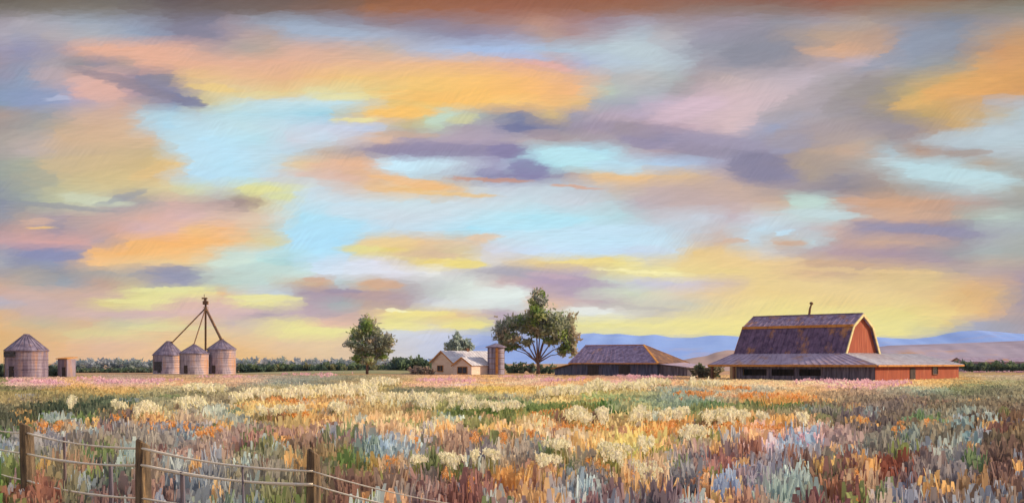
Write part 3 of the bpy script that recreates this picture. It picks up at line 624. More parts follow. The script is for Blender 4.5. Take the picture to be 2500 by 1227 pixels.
# ------------------------------------------------------------------ grain bins
def grain_bin(px, d, half_px, py_apex, py_eave, label, wall_m, group=None, seed=1, hatch=None, door_a=-1.9):
    base = at(px, d); r0 = half_px * d / F; z1 = zat(py_eave, d); z2 = zat(py_apex, d)
    t = thing('grain_bin', base, label, 'grain bin', group)
    prof = []; nr = max(8, int(z1 / 0.28))
    for i in range(nr + 1):                                  # rolled corrugation
        z = z1 * i / nr
        prof.append((r0 * (0.994 if i % 2 else 1.002), z))
    MB().lathe(base, prof, 40).build('wall', wall_m, t)
    rf = MB()
    rf.lathe(base, [(r0 * 1.06, z1 - 0.12), (r0 * 1.06, z1 + 0.03), (r0 * 0.16, z2 - 0.25), (r0 * 0.16, z2 - 0.02), (r0 * 0.05, z2 + 0.05)], 40)
    for i in range(20):
        a = 2 * math.pi * i / 20
        p = Vector((math.cos(a), math.sin(a), 0))
        rf.bar(base + p * r0 * 1.05 + Vector((0, 0, z1 + 0.05)), base + p * r0 * 0.17 + Vector((0, 0, z2 - 0.2)), 0.09, 0.09)
    roof = rf.build('roof', M['bin_roof'], t)
    rg = MB()
    for z in (0.33, 0.66):
        rg.lathe(base, [(r0 * 1.0, z1 * z - 0.06), (r0 * 1.025, z1 * z - 0.05), (r0 * 1.025, z1 * z + 0.05), (r0 * 1.0, z1 * z + 0.06)], 40)
    rg.build('wall_ring', wall_m, t)
    # door on the side towards the field
    n = Vector((math.cos(door_a), math.sin(door_a), 0)); s = Vector((-n.y, n.x, 0))
    dm = MB(); c = base + n * r0 * 1.0
    dm.box(c + n * 0.02, s, n, 0.95, 0.14, 0.25, 2.1)
    dr = dm.build('door', M['dark_wood'], t)
    MB().box(c + n * 0.12 + s * 0.3, s, n, 0.16, 0.06, 1.1, 1.25).build('handle', M['steel_dark'], dr)
    if hatch:
        a0, z, w, h = hatch
        n = Vector((math.cos(a0), math.sin(a0), 0)); s = Vector((-n.y, n.x, 0))
        MB().box(base + n * r0 * 0.97, s, n, w, 0.5, z - h / 2, z + h / 2).build('hatch', M['dark_glass'], t)
    # ladder on the shaded side
    a = door_a - 0.5; n = Vector((math.cos(a), math.sin(a), 0)); s = Vector((-n.y, n.x, 0)); c = base + n * (r0 * 1.04 + 0.08)
    lm = MB()
    for q in (-0.22, 0.22):
        lm.bar(c + s * q + Vector((0, 0, 0.3)), c + s * q + Vector((0, 0, z1)), 0.05, 0.05)
    for k in range(int(z1 / 0.4)):
        lm.bar(c - s * 0.22 + Vector((0, 0, 0.5 + k * 0.4)), c + s * 0.22 + Vector((0, 0, 0.5 + k * 0.4)), 0.04, 0.04)
    lm.build('ladder', M['steel_dark'], t)
    return t
grain_bin(65, 195, 49, 815, 855, 'large weathered mauve grain bin with a dark hatch, standing apart at far left', M['bin_old'], hatch=(-2.05, 4.2, 2.6, 0.9))
GB = 'grain bins under the elevator'
grain_bin(411, 275, 36, 832, 866, 'left grain bin of the elevator group, with a dark opening in its wall', M['bin_metal'], GB, hatch=(-2.0, 1.9, 2.2, 2.2))
grain_bin(474, 261, 34.5, 840, 862, 'front middle grain bin below the thin elevator spout', M['bin_metal'], GB)
grain_bin(541, 266, 34, 828, 852, 'grain bin at the right of the group, below the thickest spout', M['bin_metal'], GB)

base = at(502, 278)
t = thing('grain_elevator', base, 'tall grain elevator mast with sloping spouts fanning down to three bins', 'grain elevator')
mb = MB(); zt = zat(742, 278)
for sx, sy in ((-0.17, -0.17), (0.17, -0.17), (0.17, 0.17), (-0.17, 0.17)):
    mb.bar(base + Vector((sx, sy, 0)), base + Vector((sx, sy, zt)), 0.07, 0.07)
nseg = 24
for k in range(nseg):
    za, zb = zt * k / nseg, zt * (k + 1) / nseg
    for (ax, ay), (bx, by) in (((-.17, -.17), (.17, -.17)), ((.17, -.17), (.17, .17)), ((.17, .17), (-.17, .17)), ((-.17, .17), (-.17, -.17))):
        mb.bar(base + Vector((ax, ay, za)), base + Vector((bx, by, zb)), 0.06, 0.06)
        mb.bar(base + Vector((ax, ay, zb)), base + Vector((bx, by, zb)), 0.06, 0.06)
mb.build('mast', M['steel_dark'], t)
MB().bar(base, base + Vector((0, 0, zt)), 0.15, 0.15).build('casing', M['steel_dark'], t)
hd = MB()
hd.box(base, (1, 0, 0), (0, 1, 0), 1.25, 1.0, zt - 0.1, zt + 0.8)
hd.box(base + Vector((-0.1, 0, 0)), (1, 0, 0), (0, 1, 0), 0.55, 0.55, zt + 0.8, zt + 1.3)
hd.box(base + Vector((-0.25, 0, 0)), (1, 0, 0), (0, 1, 0), 1.3, 0.7, zt + 1.3, zt + 1.65)
hd.bar(base + Vector((-0.35, 0, zt + 1.7)), base + Vector((-0.35, 0, zt + 2.5)), 0.12, 0.12)
hd.build('head', M['steel_dark'], t)
mb = MB(); mb.box(base, (1, 0, 0), (0, 1, 0), 1.1, 1.1, zt - 1.7, zt - 1.6)
for q in range(4):
    a = [(-.5, -.5), (.5, -.5), (.5, .5), (-.5, .5)]; (ax, ay), (bx, by) = a[q], a[(q + 1) % 4]
    mb.bar(base + Vector((ax, ay, zt - 0.7)), base + Vector((bx, by, zt - 0.7)), 0.06, 0.06)
    mb.bar(base + Vector((ax, ay, zt - 1.6)), base + Vector((ax, ay, zt - 0.7)), 0.06, 0.06)
mb.build('platform', M['steel_dark'], t)
for ex, ey, ed, w in ((420, 836, 275, 0.34), (473, 842, 261, 0.30), (541, 830, 266, 0.66)):
    e = pt(ex, ey, ed); s0 = base + Vector((0.0, 0, zt - 1.0))
    sp_ = MB().tube([s0, s0.lerp(e, 0.5), e], [w * 0.5, w * 0.5, w * 0.5], 10).build('spout', M['steel_dark'], t)
    MB().tube([e - Vector((0, 0, 0.1)), e + Vector((0, 0, 0.35))], [w * 0.8, w * 0.8], 10).build('collar', M['steel_dark'], sp_)

# small shed by the large bin
base = at(163, 203)
t = thing('small_shed', base, 'small boxy mauve shed between the old grain bin and the hedge', 'shed')
zs = zat(874, 203); X, Y = Vector((0.92, -0.38, 0)), Vector((0.38, 0.92, 0))
MB().box(base, X, Y, 2.2, 2.2, 0, zs - 0.15).build('wall', M['bin_old'], t)
rf = MB(); q = [base + X * a * 1.35 + Y * b * 1.35 + Vector((0, 0, zs - 0.15 + (0.25 if b > 0 else 0))) for a, b in ((-1, -1), (1, -1), (1, 1), (-1, 1))]
rf.poly(q, 0.14, (0, 0, 1)); rf.build('roof', M['ochre_trim'], t)
MB().box(base - Y * 1.1 + X * 0.35, X, Y, 0.8, 0.1, 0.05, 1.9).build('door', M['dark_wood'], t)

# ------------------------------------------------------------------ farmhouse
def frame(org, Xd):
    Xd = Vector(Xd).normalized(); Yd = Vector((-Xd.y, Xd.x, 0))
    def P(s, g_, z): return org + Xd * s + Yd * g_ + Vector((0, 0, z))
    return P, Xd, Yd

def gable_house(P, Xd, Yd, t, s0, s1, g0, g1, ze, zr, wall_m, roof_m, oh=0.4, names=('wall', 'roof')):
    """block with its ridge along Xd from s0 to s1; gables at the s ends"""
    gm = (g0 + g1) / 2; w = MB()
    e = 0.18
    w.poly([P(s0, g0, 0), P(s0, g1, 0), P(s0, g1, ze), P(s0, gm, zr), P(s0, g0, ze)], e, Xd)
    w.poly([P(s1, g0, 0), P(s1, g1, 0), P(s1, g1, ze), P(s1, gm, zr), P(s1, g0, ze)], e, -Xd)
    w.poly([P(s0 + e, g0, 0), P(s1 - e, g0, 0), P(s1 - e, g0, ze), P(s0 + e, g0, ze)], e, Yd)
    w.poly([P(s0 + e, g1, 0), P(s1 - e, g1, 0), P(s1 - e, g1, ze), P(s0 + e, g1, ze)], e, -Yd)
    wall = w.build(names[0], wall_m, t)
    r = MB(); k = (zr - ze) / (gm - g0)
    for sgn, ga in ((1, g0), (-1, g1)):
        dz = k * oh
        q = [P(s0 - oh, ga - sgn * oh, ze - dz + 0.02), P(s1 + oh, ga - sgn * oh, ze - dz + 0.02), P(s1 + oh, gm, zr + 0.02), P(s0 - oh, gm, zr + 0.02)]
        nrm = (q[1] - q[0]).cross(q[2] - q[0]).normalized()
        if nrm.z < 0: nrm = -nrm
        r.poly(q, 0.14, nrm)
        L_ = (s1 - s0) + 2 * oh
        for i in range(int(L_ / 0.9) + 1):
            a = q[0].lerp(q[1], min(1, i * 0.9 / L_)) + nrm * 0.15; b = q[3].lerp(q[2], min(1, i * 0.9 / L_)) + nrm * 0.15
            r.bar(a, b, 0.09, 0.07, nrm)
    roof = r.build(names[1], roof_m, t)
    return wall, roof

def rake(P, s, g0, gm, g1, ze, zr, oh, m, t, w=0.3, name='gable_trim'):
    mb = MB()
    k = (zr - ze) / (gm - g0)
    for sgn, ga in ((1, g0), (-1, g1)):
        a = P(s, ga - sgn * oh, ze - k * oh - 0.02); b = P(s, gm, zr - 0.02)
        mb.bar(a, b, 0.12, w)
    return mb.build(name, m, t)

d0 = 268
o = at(1108, 262)
P, X, Y = frame(o, (math.cos(R(40)), math.sin(R(40)), 0))
t = thing('farmhouse', o, 'white farmhouse with two front gables and pale metal roof beside the silo', 'house')
# main block: gable end looks to the lower left, ridge runs right and away. Y axis points left-back, so g runs from front (0) to back
gable_house(P, X, Y, t, -0.3, 13.2, 0.0, 8.6, 2.9, 5.5, M['white_board'], M['roof_pale'])
rake(P, -0.74, 0, 4.3, 8.6, 2.9, 5.5, 0.4, M['ochre_trim'], t)
# front wing, projecting towards the field
P2, X2, Y2 = frame(at(1130, 252.5), (math.cos(R(52)), math.sin(R(52)), 0))
wing = MB()
w2, r2 = gable_house(P2, X2, Y2, t, 0, 6.5, -2.6, 2.9, 2.2, 3.9, M['white_board'], M['roof_pale'], 0.35, ('wing_wall', 'wing_roof'))
rake(P2, -0.40, -2.6, 0.15, 2.9, 2.2, 3.9, 0.35, M['ochre_trim'], t)
def window(P, Xd, Yd, face, s, g_, z0, z1, w, t, name='window', frame_m=None):
    """face 'g': on the gable end (runs along Y); 's': on the long side (runs along X)"""
    run, out = (Yd, -Xd) if face == 'g' else (Xd, -Yd)
    c = P(s, g_, 0)
    mb = MB().box(c + out * 0.03, run, out, w, 0.06, z0, z1)
    wn = mb.build(name, M['dark_glass'], t)
    fr = MB()
    for q in (-1, 1):
        fr.box(c + out * 0.07 + run * q * (w / 2 + 0.06), run, out, 0.12, 0.14, z0 - 0.12, z1 + 0.12)
    fr.box(c + out * 0.07, run, out, w, 0.14, z1, z1 + 0.12)
    fr.box(c + out * 0.09, run, out, w, 0.18, z0 - 0.12, z0)
    fr.box(c + out * 0.08, run, out, 0.06, 0.05, z0, z1)
    fr.build('frame', frame_m or M['ochre_trim'], wn)
    return wn
window(P, X, Y, 'g', -0.3, 5.0, 0.7, 2.0, 2.2, t)
window(P2, X2, Y2, 'g', 0, 0.1, 0.3, 1.75, 2.8, t)
window(P, X, Y, 's', 11.2, 0, 0.9, 2.0, 1.2, t)
window(P, X, Y, 's', 8.9, 0, 0.9, 2.0, 1.2, t)
MB().box(P(7.4, 4.3, 0), X, Y, 0.7, 0.7, 5.2, 6.3).build('chimney', M['brown_board'], t)

# ------------------------------------------------------------------ silo
base = at(1211, 256); r0 = 21 * 256 / F
t = thing('silo', base, 'narrow grey silo with rusty streaks between the house and the tallest tree', 'silo')
z1 = zat(847, 256)
prof = []
for i in range(25):
    prof.append((r0 * (1.0 if i % 2 else 0.985), z1 * i / 24))
MB().lathe(base, prof, 32).build('wall', M['silo_grey'], t)
MB().lathe(base, [(r0 * 1.22, z1 - 0.1), (r0 * 1.22, z1 + 0.12), (r0 * 0.2, z1 + 0.85), (r0 * 0.1, z1 + 0.95)], 32).build('roof', M['bin_roof'], t)
hp = MB()
for z in (0.2, 0.4, 0.6, 0.8):
    hp.lathe(base, [(r0 * 1.0, z1 * z - 0.05), (r0 * 1.03, z1 * z - 0.04), (r0 * 1.03, z1 * z + 0.04), (r0 * 1.0, z1 * z + 0.05)], 32)
hp.build('hoop', M['steel_dark'], t)
ch = MB(); ch.box(base + Vector((0.1 * r0, -r0 * 1.05, 0)), (1, 0, 0), (0, 1, 0), 0.55, 0.5, 0.2, z1 - 0.2)
ch.build('chute', M['ochre_trim'], t)

# ------------------------------------------------------------------ purple shed
o = at(1396, 226)
P, X, Y = frame(o, (math.cos(R(-37)), math.sin(R(-37)), 0))
t = thing('long_shed', o, 'long low shed with purple corrugated roof and dark blue board walls', 'shed')
LB, WB, ze, zr = 20.0, 12.0, 2.8, 6.25
w = MB(); e = 0.18; hm = WB / 2; HS = 6.5
w.poly([P(0, 0, 0), P(0, WB, 0), P(0, WB, ze), P(0, hm, zr), P(0, 0, ze)], e, X)
w.poly([P(LB, 0, 0), P(LB, WB, 0), P(LB, WB, ze), P(LB, 0, ze)], e, -X)
w.poly([P(e, 0, 0), P(LB - e, 0, 0), P(LB - e, 0, ze), P(e, 0, ze)], e, Y)
w.poly([P(e, WB, 0), P(LB - e, WB, 0), P(LB - e, WB, ze), P(e, WB, ze)], e, -Y)
w.build('wall', M['blue_board'], t)
r = MB(); oh = 0.5; dz = (zr - ze) / hm * oh
for g0_, sg in ((-oh, 1), (WB + oh, -1)):
    q = [P(-oh, g0_, ze - dz), P(LB + oh, g0_, ze - dz), P(LB - HS, hm, zr), P(-oh, hm, zr)]
    nrm = (q[1] - q[0]).cross(q[3] - q[0]).normalized(); nrm = nrm if nrm.z > 0 else -nrm
    r.poly(q, 0.14, nrm)
    for i in range(20):
        u = i / 19
        r.bar(q[0].lerp(q[1], u) + nrm * 0.15, q[3].lerp(q[2], u) + nrm * 0.15, 0.10, 0.07, nrm)
r.build('roof', M['roof_shed'], t)
r = MB(); q = [P(LB + oh + 0.02, -oh, ze - dz + 0.02), P(LB + oh + 0.02, WB + oh, ze - dz + 0.02), P(LB - HS + 0.02, hm, zr + 0.02)]
nrm = (q[1] - q[0]).cross(q[2] - q[0]).normalized(); nrm = nrm if nrm.z > 0 else -nrm
r.poly(q, 0.14, nrm)
r.build('hip_roof', M['roof_rust'], t)
MB().bar(P(-oh, hm, zr + 0.12), P(LB - HS, hm, zr + 0.12), 0.5, 0.16).build('ridge_cap', M['ochre_trim'], t)
hc = MB()
for g0_ in (-oh, WB + oh): hc.bar(P(LB - HS, hm, zr + 0.14), P(LB + oh, g0_, ze - dz + 0.14), 0.4, 0.14)
hc.build('hip_cap', M['ochre_trim'], t)
MB().bar(P(-0.5, -0.58, ze - 0.22), P(LB + 0.5, -0.58, ze - 0.22), 0.1, 0.22).build('fascia', M['ochre_trim'], t)
# lean-tos
ln = MB(); ln.poly([P(-4.6, 0.6, 0), P(-0.05, 0.6, 0), P(-0.05, 0.6, 2.35), P(-4.6, 0.6, 1.5)], 0.15, Y)
ln.poly([P(-4.75, 0.6, 0), P(-4.75, 7.0, 0), P(-4.75, 7.0, 1.48), P(-4.75, 0.6, 1.48)], 0.15, X)
ln.build('leanto_wall', M['blue_board'], t)
lr = MB(); lr.poly([P(-5.4, 0.1, 1.4), P(-0.1, 0.1, 2.45), P(-0.1, 7.4, 2.45), P(-5.4, 7.4, 1.4)], 0.14, (0, 0, 1))
lr.build('leanto_roof', M['ochre_trim'], t)
ln = MB(); ln.poly([P(LB + 0.1, 0.8, 0), P(LB + 6.2, 0.8, 0), P(LB + 6.2, 0.8, 1.75), P(LB + 0.1, 0.8, 2.25)], 0.15, Y)
ln.poly([P(LB + 6.2, 0.95, 0), P(LB + 6.2, 10, 0), P(LB + 6.2, 10, 1.75), P(LB + 6.2, 0.95, 1.75)], 0.15, -X)
ln.build('leanto_wall', M['grey_board'], t)
lr = MB(); lr.poly([P(LB + 0.15, 0.3, 2.4), P(LB + 6.9, 0.3, 1.8), P(LB + 6.9, 10.4, 1.8), P(LB + 0.15, 10.4, 2.7)], 0.12, (0, 0, 1))
lr.build('leanto_roof', M['roof_low'], t)
for s in (5.2, 12.6):
    MB().box(P(s, -0.03, 0), X, Y, 2.6, 0.14, 0.05, 2.2).build('door', M['dark_wood'], t)

# ------------------------------------------------------------------ big gambrel barn
A = at(1740, 176); C_ = at(2137, 158)
P, X, Y = frame(A, C_ - A)
LEN = (C_ - A).length
t = thing('barn', A, 'large gambrel barn with dark roof, red gable end and wide lean-to skirts', 'barn')
S0, S1, G0, W, GL = 1.6, 19.8, 5.0, 12.0, 33.0
zb, zk, zr, zev = 4.2, 8.3, 10.15, 2.45
inn = 2.6
def gam(s, dz=0.0):
    return [P(s, G0, zb), P(s, G0 + inn, zk), P(s, G0 + W / 2, zr), P(s, G0 + W - inn, zk), P(s, G0 + W, zb)]
# gables
gw = MB(); q = gam(S1); gw.poly([P(S1, G0, 0.0)] + q + [P(S1, G0 + W, 0.0)], 0.2, -X)
gw.build('gable_wall', M['red_board'], t)
gw = MB(); q = gam(S0); gw.poly([P(S0, G0, 0.0)] + q + [P(S0, G0 + W, 0.0)], 0.2, X)
gw.poly([P(S0 + 0.2, G0 + W - 0.2, 0), P(S1 - 0.2, G0 + W - 0.2, 0), P(S1 - 0.2, G0 + W - 0.2, zb), P(S0 + 0.2, G0 + W - 0.2, zb)], 0.2, Y)
gw.poly([P(S0 + 0.2, G0, 0), P(S1 - 0.2, G0, 0), P(S1 - 0.2, G0, zb - 0.1), P(S0 + 0.2, G0, zb - 0.1)], 0.2, Y)
gw.build('wall', M['brown_board'], t)
def roof_slab(name, q, material, th=0.16, rib=0.9, parent=None):
    r = MB(); nrm = (q[1] - q[0]).cross(q[3] - q[0]).normalized()
    if nrm.z < 0: nrm = -nrm
    r.poly(q, th, nrm)
    Lr = (q[1] - q[0]).length; n = int(Lr / rib)
    for i in range(n + 1):
        r.bar(q[0].lerp(q[1], i / n) + nrm * (th + 0.02), q[3].lerp(q[2], i / n) + nrm * (th + 0.02), 0.1, 0.08, nrm)
    return r.build(name, material, parent or t)
oh = 0.45
def gp(s, k, dz=0.0):
    p = gam(s)[k].copy(); p.z += dz; return p
ex = Y * -0.25 + Vector((0, 0, -0.4))
roof_slab('lower_roof', [gp(S0 - oh, 0) + ex, gp(S1 + oh, 0) + ex, gp(S1 + oh, 1), gp(S0 - oh, 1)], M['roof_dark'])
exb = Y * 0.25 + Vector((0, 0, -0.4))
roof_slab('lower_roof', [gp(S0 - oh, 4) + exb, gp(S1 + oh, 4) + exb, gp(S1 + oh, 3), gp(S0 - oh, 3)], M['roof_dark'])
roof_slab('upper_roof', [gp(S0 - oh, 1, 0.05), gp(S1 + oh, 1, 0.05), gp(S1 + oh, 2, 0.05), gp(S0 - oh, 2, 0.05)], M['roof_upper'])
roof_slab('upper_roof', [gp(S0 - oh, 3, 0.05), gp(S1 + oh, 3, 0.05), gp(S1 + oh, 2, 0.05), gp(S0 - oh, 2, 0.05)], M['roof_upper'])
MB().bar(gp(S0 - oh, 1, 0.12) - Y * 0.2, gp(S1 + oh, 1, 0.12) - Y * 0.2, 0.34, 0.42).build('eave_board', M['ochre_trim'], t)
MB().bar(gp(S0 - oh, 2, 0.26), gp(S1 + oh, 2, 0.26), 0.4, 0.14).build('ridge_cap', M['bin_roof'], t)
tr = MB()
pts = [gp(S1 + oh + 0.08, k, 0.02) for k in range(5)]; pts[0] += ex; pts[4] += exb
for a, b in zip(pts, pts[1:]):
    tr.bar(a, b, 0.14, 0.42)
tr.build('gable_trim', M['cream_trim'], t)
tr = MB()
pts = [gp(S0 - oh - 0.08, k, 0.02) for k in range(5)]; pts[0] += ex; pts[4] += exb
for a, b in zip(pts, pts[1:]):
    tr.bar(a, b, 0.14, 0.35)
tr.build('gable_trim', M['ochre_trim'], t)
# weather vane stack on the ridge
c = gp(11.2, 2, 0.3)
cu = MB().tube([c, c + Vector((0.1, 0, 0.9)), c + Vector((0.35, 0, 1.7))], [0.2, 0.18, 0.12], 8).build('vent_pipe', M['steel_dark'], t)
MB().tube([c + Vector((0.3, 0, 1.65)), c + Vector((0.38, 0, 1.9)), c + Vector((0.4, 0, 2.05))], [0.3, 0.3, 0.05], 8).build('cap', M['steel_dark'], cu)
# skirt roofs: front lean-to and right wing, meeting on a hip
roof_slab('leanto_roof', [P(-0.4, -0.6, zev - 0.2), P(LEN + 0.1, -0.6, zev - 0.2), P(S1, G0 - 0.02, zb - 0.15), P(S0 - 0.6, G0 - 0.02, zb - 0.15)], M['roof_low'], 0.14, 1.1)
roof_slab('wing_roof', [P(LEN + 0.6, -0.5, zev - 0.2), P(LEN + 0.6, GL + 0.5, zev - 0.2), P(S1 + 0.05, GL + 0.5, zb - 0.12), P(S1 + 0.05, G0, zb - 0.12)], M['roof_pale'], 0.14, 1.1)
fb = MB(); fb.bar(P(-0.5, -0.68, zev - 0.18), P(LEN + 0.5, -0.68, zev - 0.18), 0.12, 0.34)
fb.bar(P(LEN + 0.72, -0.6, zev - 0.18), P(LEN + 0.72, GL + 0.5, zev - 0.18), 0.12, 0.26)
fb.build('fascia', M['ochre_trim'], t)
# front wall with open stalls
SW = 4.3
bays = [(5.4, 9.6), (10.4, 14.2), (15.0, 18.6)]
fw = MB(); s = SW
for a, b in bays:
    fw.poly([P(s, 0, 0), P(a, 0, 0), P(a, 0, zev), P(s, 0, zev)], 0.16, Y)
    fw.poly([P(a, 0, 1.75), P(b, 0, 1.75), P(b, 0, zev), P(a, 0, zev)], 0.16, Y)
    fw.poly([P(a, 0, 0), P(b, 0, 0), P(b, 0, 0.75), P(a, 0, 0.75)], 0.16, Y)
    s = b
fw.poly([P(s, 0, 0), P(LEN - 0.02, 0, 0), P(LEN - 0.02, 0, zev), P(s, 0, zev)], 0.16, Y)
fw.build('front_wall', M['grey_board'], t)
bk = MB(); bk.poly([P(SW, 2.2, 0), P(LEN - 0.5, 2.2, 0), P(LEN - 0.5, 2.2, 2.6), P(SW, 2.2, 2.6)], 0.1, Y)
bk.build('stall_back', M['dark_wood'], t)
bk = MB(); bk.poly([P(0.4, 4.6, 0), P(SW - 0.1, 4.6, 0), P(SW - 0.1, 4.6, 3.2), P(0.4, 4.6, 3.2)], 0.1, Y)
bk.poly([P(SW, 0.2, 0), P(SW, 4.5, 0), P(SW, 4.5, 3.0), P(SW, 0.2, 2.3)], 0.1, X)
bk.build('carport_wall', M['cream_wall'], t)
for s in (0.1, SW - 0.25):
    MB().box(P(s, -0.3, 0), X, Y, 0.36, 0.36, 0, zev - 0.15).build('carport_post', M['brown_board'], t)
# red wing wall
rw = MB(); rw.poly([P(LEN, 0, 0), P(LEN, GL, 0), P(LEN, GL, zev), P(LEN, 0, zev)], 0.18, -X)
rw.poly([P(LEN - 0.18, GL, 0), P(S1, GL, 0), P(S1, GL, zb - 0.2), P(LEN - 0.18, GL, zev - 0.1)], 0.18, -Y)
rw.poly([P(S1, G0 + W + 0.05, 0), P(S1, GL - 0.2, 0), P(S1, GL - 0.2, zb - 0.2), P(S1, G0 + W + 0.05, zb - 0.2)], 0.18, X)
rw.build('wing_wall', M['red_board'], t)
dr = MB().box(P(LEN + 0.04, 13.5, 0), Y, X, 2.0, 0.12, 0.05, 1.9).build('door', M['dark_wood'], t)
MB().box(P(LEN + 0.14, 14.2, 0), Y, X, 0.18, 0.08, 0.95, 1.1).build('handle', M['steel_dark'], dr)
wn = MB().box(P(LEN + 0.03, 22.5, 0), Y, X, 2.0, 0.08, 0.95, 2.0).build('window', M['dark_glass'], t)
fr = MB()
for q in (-1, 1): fr.box(P(LEN + 0.06, 22.5 + q * 1.08, 0), Y, X, 0.16, 0.16, 0.8, 2.14)
fr.box(P(LEN + 0.06, 22.5, 0), Y, X, 2.0, 0.16, 2.0, 2.14); fr.box(P(LEN + 0.06, 22.5, 0), Y, X, 2.0, 0.2, 0.8, 0.95)
fr.build('frame', M['brown_board'], wn)

# far grey shed at right
o = at(2355, 345)
P, X, Y = frame(o, (1, 0.06, 0))
t = thing('far_shed', o, 'low pale lavender farm building beyond the right end of the barn', 'shed')
gable_house(P, X, Y, t, 0, 26, 0, 9, 3.0, 4.3, M['roof_low'], M['roof_low'], 0.4)
for s in (4, 11, 18):
    MB().box(P(s, -0.04, 0), X, Y, 2.8, 0.12, 0.05, 2.4).build('door', M['blue_board'], t)

# ------------------------------------------------------------------ fence
P1, P2_, P3, P4 = at(72, 21.4), at(353, 16.66), at(766, 14.82), at(1285, 12.9)
fc = thing('wire_fence', P2_, 'old fence of rough wooden posts strung with pale sagging strands in the foreground', 'fence')
def post(p, h, r, lean):
    top = p + Vector((lean, 0, h)); mb = MB(); n = 9; b = len(mb.v)
    prof = [(0, 1.08), (0.25, 1.0), (0.55, 0.96), (0.85, 0.93), (0.985, 0.9), (1.0, 0.72)]
    for k, (tt, rr) in enumerate(prof):
        c = p.lerp(top, tt)
        for i in range(n):
            a = 2 * math.pi * i / n
            wob = 1 + 0.09 * math.sin(3.1 * i + 7 * p.x) + 0.05 * math.sin(5 * tt + i)
            mb.v.append(c + Vector((math.cos(a) * r * rr * wob, math.sin(a) * r * rr * wob, 0.05 * math.cos(a + 2.6) if tt > 0.97 else 0)))
    for k in range(len(prof) - 1):
        for i in range(n):
            j = (i + 1) % n
            mb.f.append((k * n + i, k * n + j, (k + 1) * n + j, (k + 1) * n + i))
    mb.f.append(tuple((len(prof) - 1) * n + i for i in range(n)))
    return mb.build('post', M['post_wood'], fc)
post(P1, 1.5, 0.145, -0.06); post(P2_, 1.5, 0.115, -0.02); post(P3, 1.5, 0.10, 0.0); post(P4, 1.0, 0.10, 0.03)
PL = P1 + (P1 - P2_) * 0.9
post(PL, 1.5, 0.11, 0.03)
def strand(za, zb_, a, b, r, sag, n=12):
    pts, rad = [], []
    for i in range(n + 1):
        u = i / n; p = a.lerp(b, u); p.z = za + (zb_ - za) * u - sag * 4 * u * (1 - u)
        p.y -= 0.10
        pts.append(p); rad.append(r * (1 + 0.2 * math.sin(9 * u + za * 5)))
    return pts, rad
for zs_, r in (((1.36, 1.34, 1.41, 1.25, 0.94), 0.017), ((1.0, 0.94, 1.16, 1.07, 0.78), 0.022), ((0.5, 0.42, 0.66, 0.74, 0.5), 0.018)):
    mb = MB()
    for (pa, pb), (za, zb_) in zip(((PL, P1), (P1, P2_), (P2_, P3), (P3, P4)), zip(zs_, zs_[1:])):
        pts, rad = strand(za, zb_, pa, pb, r * (0.8 if pa == PL else 0.5 if pb == P4 else 1), 0.07)
        mb.tube(pts, rad, 6)
    mb.build('strand', M['rail_wood'], fc, smooth=True)
for px, dd, py, r in ((157, 19.8, 1066, 0.03), (270, 17.9, 1134, 0.04), (445, 16.1, 1150, 0.04), (592, 15.4, 1138, 0.018)):
    b = at(px, dd); e = pt(px, py, dd)
    MB().tube([b, b.lerp(e, 0.5) + Vector((0.015, 0, 0)), e], [r, r * 0.95, r * 0.85], 7).build('stake', M['grey_board'], fc)

